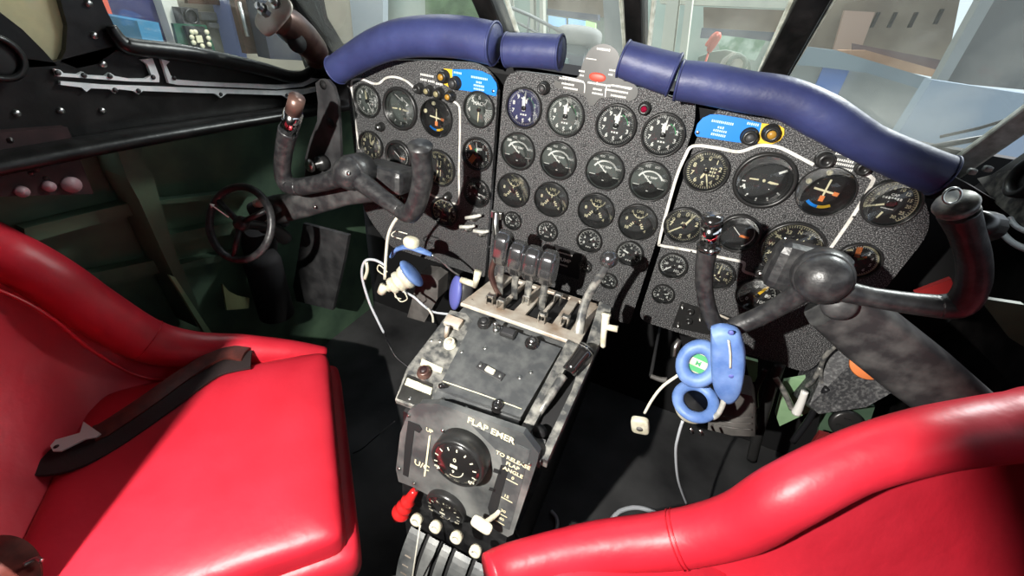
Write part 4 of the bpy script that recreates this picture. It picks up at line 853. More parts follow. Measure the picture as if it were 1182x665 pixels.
for x in (-.069, .035):
    for a in (5, 15, 25, 35): 
        ar_ = math.radians(a); o_ = V((x, AX.y - .1184 * math.cos(ar_), AX.z + .1184 * math.sin(ar_))); mb.dashes(0, 0, .014 if a != 5 else .003, .003 if a != 5 else .006, frame(o_, (1, 0, 0), (0, math.sin(ar_), math.cos(ar_))), 0, .0004)
mb.build('lettering', 'tan', dr_)
mb = MB(); a = PY(556, 606, .33); mb.superell((0, 0, 0), (.018, .009, .005), .5, frame(a, (1, 0, -.25), (0, 1, 0))); mb.tube([a, PY(574, 593, .36), PY(577, 585, .37)], [.005, .004, .003], 8); mb.build('flap_paddle', 'ivory', dr_)
mb = MB(); mb.tube([PY(485, 606, .31), PY(480, 640, .29), PY(474, 680, .28)], .0016, 6); mb.build('loose_wire', 'whitecable', dr_)
# red ribbed pull handle
a = PY(479, 566, .36); b = PY(459, 598, .335); F = axisframe(a, b - a); L = (b - a).length
mb = MB(); prof = [(.006, 0), (.008, .08 * L), (.0095, .30 * L)]
for k in range(3): q = .32 + k * .2; prof += [(.010 + .0018 * k, q * L), (.0135 + .002 * k, (q + .05) * L), (.0135 + .002 * k, (q + .11) * L), (.0105 + .0018 * k, (q + .16) * L)]
prof += [(.010, L), (0, L)]; mb.lathe(prof, F, 0, 24); rh = mb.build('pull_handle', 'redplastic', PED); rh['label'] = 'glossy red ribbed pull handle'
mb = MB(); mb.tube([a + V((.03, .03, .0)), a], .004, 8, sub=1); mb.build('shaft', 'steel', rh)
# ------------------------------------------------------------------ levers of the quadrant
def lever(x, base_px, head_px, Yb, Yh, side, lab):
    b = PZ(*base_px, .70); h = PY(*head_px, Yh); mb = MB()
    mb.tube([V((h.x, b.y + .02, .665)), V((h.x, (b.y + h.y) / 2, .745)), V((h.x, h.y, h.z - .02))], [.0075, .0075, .008], 10, squash=.5); s = mb.build('throttle_lever', 'worn', PED); s['label'] = lab
    F = frame(h, (1, 0, 0), (0, .35, 1)); mb = MB()
    pts = [(0, -.030), (.012, -.028), (.016, -.012), (.017, .006), (.015, .022), (.008, .031), (-.004, .032), (-.012, .026), (-.016, .012), (-.017, -.006), (-.012, -.022)]
    G = frame(h, (0, 1, .10), (0, -.10, 1))     # head profile in the Y-Z plane, extruded across x
    m2 = MB(); rows = []
    for t in range(9):
        u = -1 + 2 * t / 8; k = (1 - abs(u) ** 4) ** .5 * .22 + .78; x_ = u * .0160
        P = rpoly([(p[0] * 1.5 * k, p[1] * 1.30 * k - .006) for p in pts], .004, 2); rows.append([G @ V((p[0], p[1], x_)) for p in P + P[:1]])
    m2.loft(rows); m2.add(rows[0][:-1], [list(range(len(rows[0]) - 1))], 0, False); m2.add(rows[-1][:-1], [list(range(len(rows[0]) - 1))], 0, False)
    m2.build('lever_head', 'head', s)
for i, (bp_, hp) in enumerate([((575, 345), (581, 285)), ((592, 350), (598, 297)), ((617, 362), (615, 303)), ((634, 367), (633, 308))]):
    lever(0, bp_, hp, .67, .70, 0, ['polished black throttle head, farthest left and highest', 'second polished black throttle head from the left', 'third polished black throttle head from the left', 'polished black throttle head nearest the knobbed lever'][i])
for x, y, X in [(566, 352, 0), (578, 357, 0), (625, 373, 0), (651, 376, 0), (607, 352, 0), (625, 352, 0), (643, 350, 0)]:
    a = PP(x, y, QPp, QPn); mb = MB()
    for s in (-1, 1): mb.box((s * .0065, 0, .012), (.003, .016, .026), frame(a, (1, 0, 0), (0, 1, 0)), 0, .001)
    mb.box((0, 0, .022), (.013, .010, .008), frame(a, (1, 0, 0), (0, 1, 0)), 0, .002); mb.build('clevis_catch', 'steel', PED)
mb = MB(); mb.tube([PZ(578, 345, .70), PY(567, 318, .70), PY(571, 300, .70)], [.006, .007, .006], 8); mb.build('bronze_link', 'bronze', PED)
# friction lever with a round knob
mb = MB(); q0 = PY(667, 392, .64); q1 = PY(676, 348, .675); q2 = PY(703, 303, .69)
mb.tube([q0, q1, q2], [.009, .0085, .007], 10, squash=.45); k = mb.build('knobbed_lever', 'worn', PED)
mb = MB(); mb.ball(PY(703, 299, .69), .0165, n=28); mb.build('ball_knob', 'head', k)
mb = MB(); a = PY(656, 429, .53); b = PY(677, 402, .57); mb.tube([a, a * .5 + b * .5, b], [.012, .0125, .015], 18, sub=2); k = mb.build('latch_handle', 'gloss', PED); mb = MB(); mb.lathe([(.015, -.004), (.013, .003), (.006, .003), (.005, 0), (0, 0)], axisframe(b, (b - a)), 0, 20); mb.build('end_boss', 'worn', k)
mb = MB(); mb.tube([PY(650, 434, .525), PY(632, 462, .48), PY(622, 478, .46)], [.008, .007, .005], 8); mb.build('latch_lever', 'worn', PED)
mb = MB(); mb.tube([PY(696, 400, .62), PY(697, 385, .62), PY(700, 362, .625)], [.005, .0055, .008], 10); mb.tube([PY(698, 377, .62), PY(713, 380, .62)], [.0055, .0062], 10, sub=1); mb.build('white_tee_handle', 'ivory', PED)
mb = MB(); mb.tube([PY(532, 323, .70), PY(547, 328, .70)], [.007, .0075], 10, sub=1); mb.tube([PY(548, 331, .70), PY(552, 313, .70)], [.006, .0085], 10, sub=1); mb.build('white_tee_handle', 'ivory', PED)
# ================================================================== CONTROL COLUMNS
def Yp(l): return [PY(x, y, Y) for x, y, Y in l]
LC = thing('control_column', 'black control yoke and column before the left panel, a headset hanging from it', 'control yoke', (-.62, .74, .0))
mb = MB(); c = PY(404, 200, .655); mb.ball(c, .034, n=28); mb.lathe([(.036, -.040), (.036, -.002), (.033, .006)], axisframe(c, (.0, -1, .1)), 0, 28); mb.build('hub', 'yoke', LC)
F = frame(c, (1, 0, 0), (0, .1, 1)); mb = MB(); mb.box((.035, -.012, -.075), (.115, .052, .075), F, 0, .012); mb.build('housing', 'yoke', LC)
mb = MB(); mb.tube(Yp([(415, 208, .655), (440, 227, .65), (462, 243, .645)]), [.021, .017, .015], 14); mb.build('spoke', 'yoke', LC)
mb = MB(); mb.tube(Yp([(461, 243, .645), (473, 247, .64), (482, 232, .635), (488, 205, .63), (486, 180, .625), (485, 168, .62)]), [.015, .019, .019, .0185, .019, .0215], 16); mb.build('grip', 'yoke', LC)
mb = MB(); mb.tube(Yp([(400, 203, .655), (372, 211, .655), (345, 216, .65)]), [.019, .0185, .019], 14); mb.build('spoke', 'yoke', LC)
mb = MB(); mb.tube(Yp([(346, 216, .65), (332, 213, .648), (326, 198, .645), (328, 172, .64), (333, 150, .635)]), [.019, .019, .017, .0175, .019], 16); mb.build('grip', 'yoke', LC)
mb = MB(); mb.tube(Yp([(333, 152, .635), (339, 130, .63)]), [.0175, .017], 18, sub=1); mb.build('chrome_collar', 'chrome', LC)
mb = MB(); mb.tube(Yp([(338, 131, .63), (343, 113, .625)]), [.015, .0145], 14, sub=1); mb.build('cork_end', 'bronze', LC)
# column arm: a deep tapered beam reaching outboard
def beam(pts, ws, hs, name, m, par):
    mb = MB(); rows = []
    for i, (p, w, h) in enumerate(zip(pts, ws, hs)):
        t = (pts[min(i + 1, len(pts) - 1)] - pts[max(i - 1, 0)]).normalized(); u_ = V((0, 0, 1)); s_ = t.cross(u_).normalized(); u_ = s_.cross(t)
        o_ = rpoly([(-w, -h), (w, -h), (w, h), (-w, h)], min(w, h) * .7, 4); rows.append([p + s_ * a + u_ * b for a, b in o_] + [p + s_ * o_[0][0] + u_ * o_[0][1]])
    mb.loft(rows); n = len(rows[0]) - 1
    mb.add(rows[0][:-1], [list(range(n))], 0, False); mb.add(rows[-1][:-1], [list(range(n))], 0, False); return mb.build(name, m, par)
beam(Yp([(448, 214, .74), (400, 222, .73), (352, 236, .72), (318, 242, .72)]), [.022, .024, .026, .026], [.030, .028, .030, .036], 'column_arm', 'armgrey', LC)
beam(Yp([(318, 246, .72), (303, 250, .72)]), [.030, .030], [.042, .044], 'end_band', 'matblack', LC)
for x, y in [(303, 233), (313, 258)]: mb = MB(); mb.tube(Yp([(x, y, .69), (x - 6, y + 2, .70)]), .012, 10, sub=1); mb.build('end_lug', 'tan', LC)
for x, y in [(363, 239), (402, 200)]: screw(LC, F=axisframe(PY(x, y, .69 if x < 380 else .6285), (0, -1, .3)), r=.004)
beam([PY(300, 260, .74), PY(300, 330, .80), PY(296, 400, .84)], [.045, .04, .04], [.035, .03, .03], 'column_post', 'matblack', LC)
RC = thing('control_column', 'black control yoke and column before the right panel, blue headband over its grip', 'control yoke', (.62, .74, 0))
c = PY(950, 322, .62); mb = MB(); mb.superell((0, 0, 0), (.033, .033, .026), 1, axisframe(c, (-.2, -1, .25)), 0, 32, 16); mb.build('hub', 'yoke', RC)
mb = MB(); mb.lathe([(.036, -.062), (.0375, -.03), (.036, -.004), (.033, .002)], axisframe(c, (-.2, -1, .25)), 0, 32); mb.build('hub_housing', 'yoke', RC)
F = frame(PY(930, 312, .68), (1, 0, 0), (0, .1, 1)); mb = MB(); mb.box((0, 0, 0), (.10, .075, .05), F, 0, .015); mb.build('housing', 'yoke', RC)
mb = MB(); mb.tube(Yp([(968, 335, .63), (1005, 343, .635), (1050, 350, .64), (1085, 354, .64)]), [.0155, .0135, .0145, .0155], 16); mb.build('spoke', 'yoke', RC)
mb = MB(); mb.tube(Yp([(1083, 354, .64), (1108, 351, .64), (1122, 330, .635), (1124, 300, .63), (1115, 268, .625), (1106, 245, .62)]), [.0155, .0175, .0165, .0155, .016, .0185], 18); mb.build('grip', 'yoke', RC)
mb = MB(); q = PY(1103, 236, .615); F = axisframe(q, PY(1100, 226, .61) - PY(1106, 245, .62)); mb.lathe([(.0185, -.006), (.020, 0), (.018, .004), (0, .005)], F, 0, 22); mb.build('grip_cap', 'worn', RC)
mb = MB(); mb.tube(Yp([(1140, 262, .66), (1118, 258, .63)]), [.018, .016], 14, sub=1); mb.build('switch_boss', 'bezel', RC)
q = PY(1099, 226, .61); mb = MB(); mb.ring([(.0085 + .0014 * math.cos(a), .0014 * math.sin(a)) for a in [k * PI / 4 for k in range(8)]], axisframe(q, (.2, -1, .3)), 0, 24); mb.build('pull_ring', 'steel', RC)
mb = MB(); mb.tube(Yp([(930, 333, .63), (905, 350, .635), (875, 366, .64), (846, 378, .64)]), [.017, .0145, .0145, .015], 16); mb.build('spoke', 'yoke', RC)
mb = MB(); mb.tube(Yp([(846, 380, .64), (832, 381, .64), (821, 366, .637), (814, 340, .63), (813, 312, .625), (817, 286, .62)]), [.012, .0135, .0128, .0125, .013, .0145], 16); mb.build('grip', 'yoke', RC)
mb = MB(); mb.tube(Yp([(817, 288, .62), (819, 282, .6195)]), [.0165, .0165], 20, sub=1); mb.build('grip_band', 'gloss', RC)
mb = MB(); mb.tube(Yp([(819, 281, .6195), (821, 258, .616)]), [.014, .014], 18, sub=1); mb.build('chrome_collar', 'chrome', RC)
mb = MB(); mb.tube(Yp([(821, 260, .616), (823, 249, .615)]), [.015, .0135], 18, sub=1); mb.build('grip_top', 'gloss', RC)
screw(RC, F=axisframe(PY(821, 291, .6), (-.1, -1, .2)), r=.0035)
beam([PY(960, 350, .68), PY(1000, 382, .69), PY(1060, 430, .70), PY(1120, 478, .71), PY(1180, 520, .72)], [.030] * 5, [.040, .045, .046, .042, .040], 'column_arm', 'armgrey', RC)
mb = MB(); q = PY(968, 352, .642); mb.superell((0, 0, 0), (.022, .022, .012), 1, axisframe(q, (-.3, -1, .3)), 0, 20, 10); mb.build('arm_boss', 'armgrey', RC)
# ================================================================== NOSE-WHEEL HAND WHEEL
WC = PX(277, 258, -.68); WF = axisframe(WC, (.10, -.86, .5)); HW = thing('hand_wheel', 'small black three-spoked hand wheel at the left sidewall', 'steering wheel', WC)
mb = MB(); mb.ring([(.083 + .0085 * math.cos(a), .0085 * math.sin(a)) for a in [k * PI / 6 for k in range(12)]], WF, 0, 48); mb.build('rim', 'yoke', HW, WC)
for a, m in ((270, 'yoke'), (35, 'tan'), (150, 'yoke')):
    a = math.radians(a); d = WF.to_3x3() @ V((math.cos(a), math.sin(a), 0)); mb = MB(); mb.tube([WC, WC + d * .08], [.007, .006], 10, sub=1); mb.build('spoke', 'yoke', HW, WC)
mb = MB(); mb.lathe([(.016, -.012), (.018, .0), (.012, .008), (0, .009)], WF, 0, 20); mb.build('hub', 'yoke', HW, WC)
z_ = WF.to_3x3() @ V((0, 0, 1)); mb = MB(); mb.tube([WC, WC - z_ * .10, WC - z_ * .16 + V((-.03, 0, -.03))], [.011, .012, .02], 12); mb.build('shaft', 'bezel', HW, WC)
p0 = PX(264, 251, -.675); p1 = PX(246, 238, -.69); mb = MB(); mb.tube([p0, p1], .0014, 8, sub=1); mb.lathe([(.005, 0), (0, .008)], axisframe(p1, p1 - p0), 0, 10); mb.build('pointer_arrow', 'white', HW, WC)
# ================================================================== SEATS
def rest(P, rows_n): pass
LS = thing('pilot_seat', 'bright red leather bucket seat at the left, leather strap lying across its cushion', 'seat', (-.45, .25, 0))
A = V((-.468, .563, 0)); B = V((-.146, .254, 0)); Dv = V((-.275, -.315, 0))
ctr = (A + B) / 2 + Dv / 2 + V((0, 0, .445)); xa = (B - A).normalized(); ya = -Dv.normalized()
F = frame(ctr, xa, ya); mb = MB(); mb.superell((0, -.015, 0), (.236, .228, .056), .09, F, 0, 96, 24, .42); mb.build('seat_cushion', 'redleather', LS)
mb = MB(); mb.superell((.004, -.01, -.055), (.248, .242, .05), .10, F, 0, 96, 16, .3); mb.build('cushion_base', 'redleather', LS)
mb = MB()
pts = [F @ V((x, y, -.018)) for x, y in [(-.20, .2085), (.19, .2085), (.226, .195), (.2335, .16), (.2335, -.2)]]; mb.tube(pts, .0035, 8, sub=4); mb.build('piping', 'redpiping', LS)
mb = MB(); mb.superell((0, 0, -.24), (.20, .20, .14), .2, F, 0, 40, 12, .3); mb.build('seat_pan', 'matblack', LS)
wd = V((1, 1, 0)).normalized(); wn = V((-wd.y, wd.x, 0))
def WLp(x, y): return PP(x, y, V((-.50, .60, 0)), wn)
bl = [WLp(*p) for p in [(376, 408), (335, 406), (280, 404), (225, 404), (170, 393), (110, 358), (60, 323), (0, 291)]]
bl += [V((-.84, .18, .90)), V((-.85, .06, .95)), V((-.82, -.08, .98)), V((-.74, -.22, 1.0)), V((-.60, -.34, 1.0))]
mb = MB(); mb.tube(bl, [.016, .030, .038, .042, .047, .047, .045, .044, .045, .048, .05, .05, .05], 20, sub=6); mb.build('bolster', 'redleather', LS)
mb = MB(); seam = bl[4]; t_ = (bl[5] - bl[3]).normalized(); mb.ring([(.0475 + .0012 * math.cos(a), .0012 * math.sin(a)) for a in [k * PI / 3 for k in range(6)]], axisframe(seam, t_), 0, 28); mb.build('bolster_seam', 'redpiping', LS)
# inner face of the back and wing
top_ = [WLp(*p) + V((.012, -.012, -.012)) for p in [(345, 408), (280, 408), (225, 410), (165, 404), (110, 372), (60, 330), (0, 298)]] + [V((-.82, .17, .86)), V((-.83, .06, .91)), V((-.80, -.07, .94)), V((-.72, -.2, .96)), V((-.59, -.32, .96))]
bot_ = [ctr + xa * a + ya * b + V((0, 0, .02)) for a, b in [(-.225, .19), (-.228, .12), (-.228, .04), (-.23, -.06), (-.225, -.13), (-.20, -.19), (-.16, -.215), (-.11, -.225), (-.05, -.23), (.02, -.23), (.1, -.23), (.18, -.23)]]
rows = []
for k in range(9):
    t = k / 8; rows.append([a * (1 - t) + b * t + V((-.03, .0, 0)) * math.sin(PI * t) for a, b in zip(top_, bot_)])
mb = MB(); mb.slab(rows, (-.02, -.005, -.01)); mb.build('backrest', 'redleather', LS)
mb = MB(); mb.tube([p + V((.012, -.012, .004)) for p in [q + V((.014, -.014, -.020)) for q in top_[2:8]]], .0035, 8, sub=5); mb.build('piping', 'redpiping', LS)
# strap lying on the cushion
def onc(x, y, z): return PZ(x, y, z)
ST = thing('seat_strap', 'dark brown leather strap with a steel end plate lying on the left red cushion', 'strap', PZ(160, 470, .51))
sp3 = [PZ(x, y, z) for x, y, z in [(283, 408, .515), (255, 407, .52), (215, 430, .512), (170, 462, .510), (125, 492, .508), (108, 500, .508)]]
def strap(pts, w, th, mb, nrm=(0, 0, 1)):
    P, _ = spline(pts, 1, 6); up = []; n = V(nrm)
    a = []; b = []
    for i, p in enumerate(P):
        t = (P[min(i + 1, len(P) - 1)] - P[max(i - 1, 0)]).normalized(); s_ = t.cross(n).normalized(); a.append(p + s_ * w / 2); b.append(p - s_ * w / 2)
    mb.slab([a, [(x + y) / 2 + n * th * .6 for x, y in zip(a, b)], b], n * -th)
mb = MB(); strap(sp3, .040, .006, mb); mb.build('leather_strap', 'brown', ST)
w3 = [PZ(x, y, z) for x, y, z in [(290, 414, .508), (245, 425, .507), (190, 464, .505), (130, 505, .503), (85, 527, .503), (48, 531, .503)]]
mb = MB(); strap(w3, .058, .005, mb); mb.build('webbing', 'webbing', ST)
mb = MB(); q = [PZ(x, y, .514) for x, y in [(118, 503), (98, 489), (94, 502), (66, 510), (60, 517), (63, 523), (72, 523), (100, 509), (112, 507)]]; q = [p + V((0, 0, .006)) for p in q]; mb.extr(q, (0, 0, -.003)); pl_ = mb.build('steel_end_plate', mat('dull_steel', (.55, .54, .53), .5, .3), ST)
mb = MB(); mb.lathe([(.004, 0), (0, .0005)], axisframe(PZ(67, 518, .5145) + V((0, 0, .0062)), (0, 0, 1)), 0, 14); mb.build('hole', 'matblack', pl_)
S2 = thing('seat_strap', 'crumpled dark brown strap end at the lower left corner of the photo', 'strap', PZ(15, 645, .52))
mb = MB(); strap([PZ(x, y, z) for x, y, z in [(-50, 640, .515), (-5, 634, .53), (22, 652, .52), (24, 700, .515)]], .038, .006, mb); mb.build('leather_strap', 'brown', S2)
mb = MB(); mb.tube([PZ(28, 652, .53), PZ(42, 645, .53), PZ(48, 648, .53)], .003, 8); mb.build('steel_tongue', 'steel', S2)
# right seat
RS = thing('pilot_seat', 'bright red leather bucket seat at the lower right, seen over its rounded bolster', 'seat', (.62, .25, 0))
rb = [(565, 664, .53), (590, 654, .53), (650, 639, .55), (700, 630, .57), (780, 622, .61), (850, 605, .68), (905, 573, .76), (980, 535, .82), (1060, 510, .86), (1140, 496, .88), (1182, 492, .89), (1250, 488, .90)]
CL = lambda p: V((min(p.x, .88 + (p.x - .88) * .05 if p.x > .88 else p.x), p.y, p.z))
RB = [CL(PZ(*p)) for p in rb] + [V((.80, .50, .95)), V((.82, .3, .97))]
rr = [.030, .032, .034, .036, .039, .039, .038, .035, .036, .038, .040, .042, .045, .045]
mb = MB(); mb.tube(RB, rr, 24, sub=6); mb.build('bolster', 'redleather', RS)
t_ = (RB[5] - RB[3]).normalized()
for o_ in (0, .006): mb = MB(); mb.ring([(.0395 + .0012 * math.cos(a), .0012 * math.sin(a)) for a in [k * PI / 3 for k in range(6)]], axisframe(RB[4] + t_ * o_, t_), 0, 32); mb.build('bolster_seam', 'redpiping', RS)
tp = [PZ(*p) for p in [(700, 644, .545), (780, 641, .565), (845, 634, .61), (880, 622, .66), (940, 582, .73), (1020, 547, .78), (1100, 529, .80), (1182, 521, .81), (1260, 521, .82), (1300, 526, .82)]]
bt = [PZ(*p) for p in [(680, 720, .47), (740, 740, .46), (790, 760, .45), (830, 780, .45), (900, 800, .44), (980, 820, .43), (1060, 840, .43), (1140, 850, .43), (1220, 850, .43), (1300, 850, .43)]]
rows = [[CL(a * (1 - k / 8) + b * (k / 8)) + V((.02, .025, 0)) * math.sin(PI * k / 8) for a, b in zip(tp, bt)] for k in range(9)]
mb = MB(); mb.slab(rows, (.02, .02, -.01)); mb.build('backrest', 'redleather', RS)
mb = MB(); mb.tube([p + V((-.004, -.012, -.002)) for p in tp[2:]], .0032, 8, sub=5); mb.build('piping', 'redpiping', RS)
mb = MB(); q = PZ(748, 712, .515); mb.superell((0, 0, 0), (.15, .11, .055), .3, frame(q, (.78, .6, .0), (-.6, .78, 0)), 0, 48, 20, .55); mb.build('seat_cushion', 'redleather', RS)
mb = MB(); mb.superell((.50, .22, .26), (.25, .22, .20), .2, I4, 0, 40, 12, .3); mb.build('seat_pan', 'matblack', RS)
# ================================================================== HEADSETS
HL = thing('headset', 'ivory headset with blue ear pad hanging by its cord from the left yoke', 'headset', PY(475, 320, .69))
def T(pts, r, seg=8, sub=5, **k): mb = MB(); mb.tube([PY(*p) for p in pts], r, seg, sub=sub, **k); return mb
ax = (PY(440, 336, .655) - PY(478, 312, .70)).normalized(); cc = PY(472, 318, .695); F = axisframe(cc, ax)
mb = MB(); mb.lathe([(.028, .0), (.030, .006), (.028, .014), (.024, .016), (.024, .024), (.026, .025), (.026, .031), (.020, .033), (.019, .042), (.021, .043), (.020, .050), (.010, .052), (.009, .062), (0, .062)], F, 0, 28); cup = mb.build('ear_cup', 'ivory', HL)
mb = MB(); mb.superell((0, 0, -.008), (.042, .030, .012), 1, F @ Matrix.Rotation(1.35, 4, 'Z'), 0, 32, 12); mb.build('ear_pad', 'padblue', cup)
T([(444, 330, .66), (440, 338, .655)], [.011, .010], 14, 1).build('jack', 'ivory', cup)
T([(452, 296, .70), (458, 288, .70), (472, 285, .70), (486, 289, .70), (498, 294, .71)], [.008, .010, .010, .010, .006], 10, squash=.55).build('headband_pad', 'padblue', HL)
mb = MB(); mb.superell((0, 0, 0), (.019, .014, .014), .8, frame(PY(475, 280, .70), (1, 0, 0), (0, 0, 1))); mb.build('top_knob', 'ivory', HL)
T([(498, 294, .71), (512, 304, .72), (522, 313, .725), (530, 318, .73)], .0025).build('headband_wire', 'steel', HL)
T([(463, 276, .69), (452, 272, .69), (457, 267, .69), (470, 270, .69)], .0013).build('wire_loop', 'whitecable', HL)
F2 = axisframe(PY(526, 338, .73), (-.6, -.7, .2)); mb = MB(); mb.superell((0, 0, 0), (.026, .043, .012), 1, F2 @ Matrix.Rotation(.25, 4, 'Z'), 0, 28, 12); p2 = mb.build('ear_pad', 'padpurple', HL); p2['label'] = 'violet blue ear pad'
mb = MB(); mb.superell((0, 0, -.02), (.024, .036, .022), .8, F2 @ Matrix.Rotation(.25, 4, 'Z')); mb.build('ear_cup', 'dkgrey', HL)
for pts in ([(447, 314, .66), (438, 306, .66), (436, 312, .66), (444, 318, .66)], [(455, 338, .67), (462, 348, .67), (470, 345, .67), (466, 336, .67)], [(460, 330, .67), (456, 342, .67), (463, 345, .67)]): T(pts, .0015).build('wire_loop', 'ivory', HL)
T([(470, 243, .645), (458, 252, .65), (449, 269, .655), (446, 290, .66), (444, 322, .66)], .0034).build('cord', 'whitecable', HL)
T([(444, 306, .665), (432, 300, .67), (421, 302, .67), (418, 319, .67), (426, 348, .67), (436, 370, .67), (443, 384, .67)], .0032).build('cord', 'cable', HL)
T([(443, 384, .67), (449, 398, .67), (458, 413, .66), (472, 424, .66)], .0022).build('cord_tail', 'blackcable', HL)
T([(465, 336, .68), (478, 343, .69), (488, 352, .69), (500, 360, .70), (520, 363, .72)], .0030).build('cord', 'cable', HL)
T([(494, 356, .69), (499, 364, .69), (500, 372, .69)], .0028).build('cord_stub', 'whitecable', HL)
T([(423, 303, .668), (424, 312, .668), (421, 322, .668)], .004).build('cord_sleeve', 'ivory', HL)
HR = thing('headset', 'ivory and blue headset hung over the left grip of the right yoke', 'headset', PY(830, 430, .60))
def blob(pts, Y, th, m, name, par, bul=1):
    """closed cushion: outline at depth Y bulging towards the seats"""
    P = [PY(x, y, Y) for x, y in pts]; c = sum(P, V((0, 0, 0))) / len(P); S_, _ = spline(P + [P[0]], 1, 5); rows = []
    for t, k in ((0, 1), (.35, 1.03), (.75, .98), (1, .86), (1.05, .55), (1.05, 0)): rows.append([c + (p - c) * k + V((0, -th * t, 0)) for p in S_])
    mb = MB(); mb.loft(rows[::-1]); mb.add(rows[0], [list(range(len(rows[0])))], 0, False); return mb.build(name, m, par)
hb = blob([(821, 376), (833, 373), (849, 377), (856, 386), (860, 409), (856, 443), (847, 458), (836, 458), (824, 442), (821, 411)], .605, .022, 'padblue', 'headband_pad', HR)
T([(841, 393, .581), (843, 408, .580), (843, 424, .581)], .0035, squash=.5).build('pad_slot', 'ivory', hb)
for y in (384, 434): mb = MB(); mb.lathe([(.0045, 0), (.003, .002), (0, .002)], axisframe(PY(844, y, .583), (0, -1, 0)), 0, 12); mb.build('pad_rivet', 'padpurple', hb)
F = axisframe(PY(806, 420, .625), (-.15, -.9, .4)); mb = MB(); n = 14
mb.ring([(.028 + .012 * math.cos(a), .012 * math.sin(a)) for a in [k * 2 * PI / n for k in range(n)]], F @ Matrix.Diagonal((.88, 1.08, 1, 1)), 0, 36); mb.build('ear_pad', 'padblue', HR)
mb = MB(); mb.lathe([(.024, -.022), (.026, -.004), (0, -.003)], F, 0, 28); ec = mb.build('ear_cup', 'ivory', HR)
mb = MB(); mb.rect(0, .011, .030, .009, F, 0, -.0026); mb.rect(0, -.011, .030, .009, F, 0, -.0026); mb.text('M', 0, 0, .012, F, 0, -.0024); mb.build('cup_label', 'green', ec)
F = axisframe(PY(803, 463, .62), (-.05, -.35, .93), (0, 1, 0)); mb = MB(); mb.ring([(.030 + .010 * math.cos(a), .008 * math.sin(a)) for a in [k * 2 * PI / n for k in range(n)]], F, 0, 36); mb.build('ear_pad', 'padblue', HR)
mb = MB(); mb.lathe([(.022, -.002), (.030, -.006), (.030, -.030), (.024, -.045), (0, -.047)], F, 0, 28); ec = mb.build('ear_cup', 'ivory', HR)
mb = MB(); mb.lathe([(.027, .0), (0, -.0015)], F, 0, 28); mb.build('grille', 'matblack', ec)
T([(836, 455, .59), (834, 468, .59), (827, 480, .60), (816, 484, .61)], .0045).build('headband_tube', 'frosted', HR)
T([(783, 433, .625), (765, 446, .62), (753, 461, .615), (744, 477, .61)], .0028).build('cord', 'whitecable', HR)
F = frame(PY(739, 491, .60), (1, 0, .30), (-.1, -.15, 1)); mb = MB(); mb.superell((0, 0, 0), (.0165, .021, .008), .45, F); sw = mb.build('inline_switch', 'ivory', HR)
mb = MB(); mb.lathe([(.006, .006), (.006, .0095), (0, .010)], F, 0, 16); mb.build('button', 'duct', sw)
T([(788, 486, .62), (783, 503, .62), (780, 522, .63), (783, 555, .66), (793, 583, .72)], .0028).build('cord', 'cable', HR)
for x, y in [(797, 494), (808, 496)]: T([(x, y, .60), (x + 3, y + 6, .60)], .003, 6, 1).build('terminal', 'steel', HR)
# ================================================================== UNDER THE PANELS
def slab_thing(name, label, cat, pts, Y, th, m, bev=0):
    mb = MB(); mb.extr([PY(x, y, Y) for x, y in pts], (0, th, 0)); o = mb.build(name, m); tag(o, label, cat); return o
pod = thing('cockpit_vent_pod', 'speckled dark grey sloping pod with an orange-red disc, under the right yoke arm', 'equipment pod', PY(990, 430, .84))
mb = MB(); mb.extr([PY(*p) for p in [(962, 400, .925), (1010, 392, .925), (1060, 436, .84), (1000, 470, .80), (945, 478, .82), (934, 468, .84)]], V((.0, .10, -.06))); mb.build('pod_body', 'crackle2', pod)
nn_ = V((-.1, -.95, .3)).normalized(); mb = MB(); mb.lathe([(.032, 0), (.030, .003), (0, .004)], axisframe(PY(1004, 420, .825), nn_), 0, 28); mb.build('warning_disc', 'orange', pod)
o = slab_thing('green_bracket_plate', 'pale green bracket plate among pipes below the right panel', 'bracket', [(895, 478), (905, 440), (930, 436), (946, 452), (938, 474), (900, 492)], .93, .01, 'greenl')
o = slab_thing('green_side_plate', 'pale green plate just right of the blue headband', 'bracket', [(860, 414), (875, 418), (874, 440), (866, 442)], .92, .01, 'greenl')
o = slab_thing('green_floor_plate', 'dull green plate near the red bolster, under the grey pod', 'bracket', [(950, 470), (975, 462), (1010, 470), (1000, 500), (940, 520)], .97, .01, 'greenp')
mb = MB(); F = axisframe(PY(976, 488, .955), (0, -1, .3)); mb.lathe([(.035, 0), (.035, .008), (.028, .012), (0, .012)], F, 0, 28)
for k in range(4): a = k * PI / 2 + .4; mb.box((.015 * math.cos(a), .015 * math.sin(a), .013), (.014, .004, .003), F @ Matrix.Rotation(0, 4, 'Z'), 0)
o = mb.build('round_vent', 'bezel'); tag(o, 'round black vent on the dull green plate', 'vent')
o = slab_thing('red_corner_plate', 'small dark red plate peeping over the right seat bolster', 'plate', [(946, 500), (968, 506), (940, 522), (934, 518)], .90, .01, mat('dark_red_plate', (.20, .02, .02), .5))
def pipe(name, label, pts, r, m, cat='pipe', seg=10): mb = T(pts, r, seg); o = mb.build(name, m); tag(o, label, cat); return o
pipe('ribbed_hose', 'thick black hose slanting down beside the grey duct', [(900, 420, .88), (888, 455, .86), (875, 500, .84), (868, 530, .84)], .012, 'bezel', 'hose')
pipe('black_hose', 'thinner black hose left of the thick one', [(884, 425, .88), (872, 450, .87), (872, 470, .87)], .007, 'bezel', 'hose')
pipe('grey_link_rod', 'grey link rod pointing down at the white tube end', [(895, 436, .86), (905, 452, .86), (914, 472, .86)], .006, 'worn', 'rod')
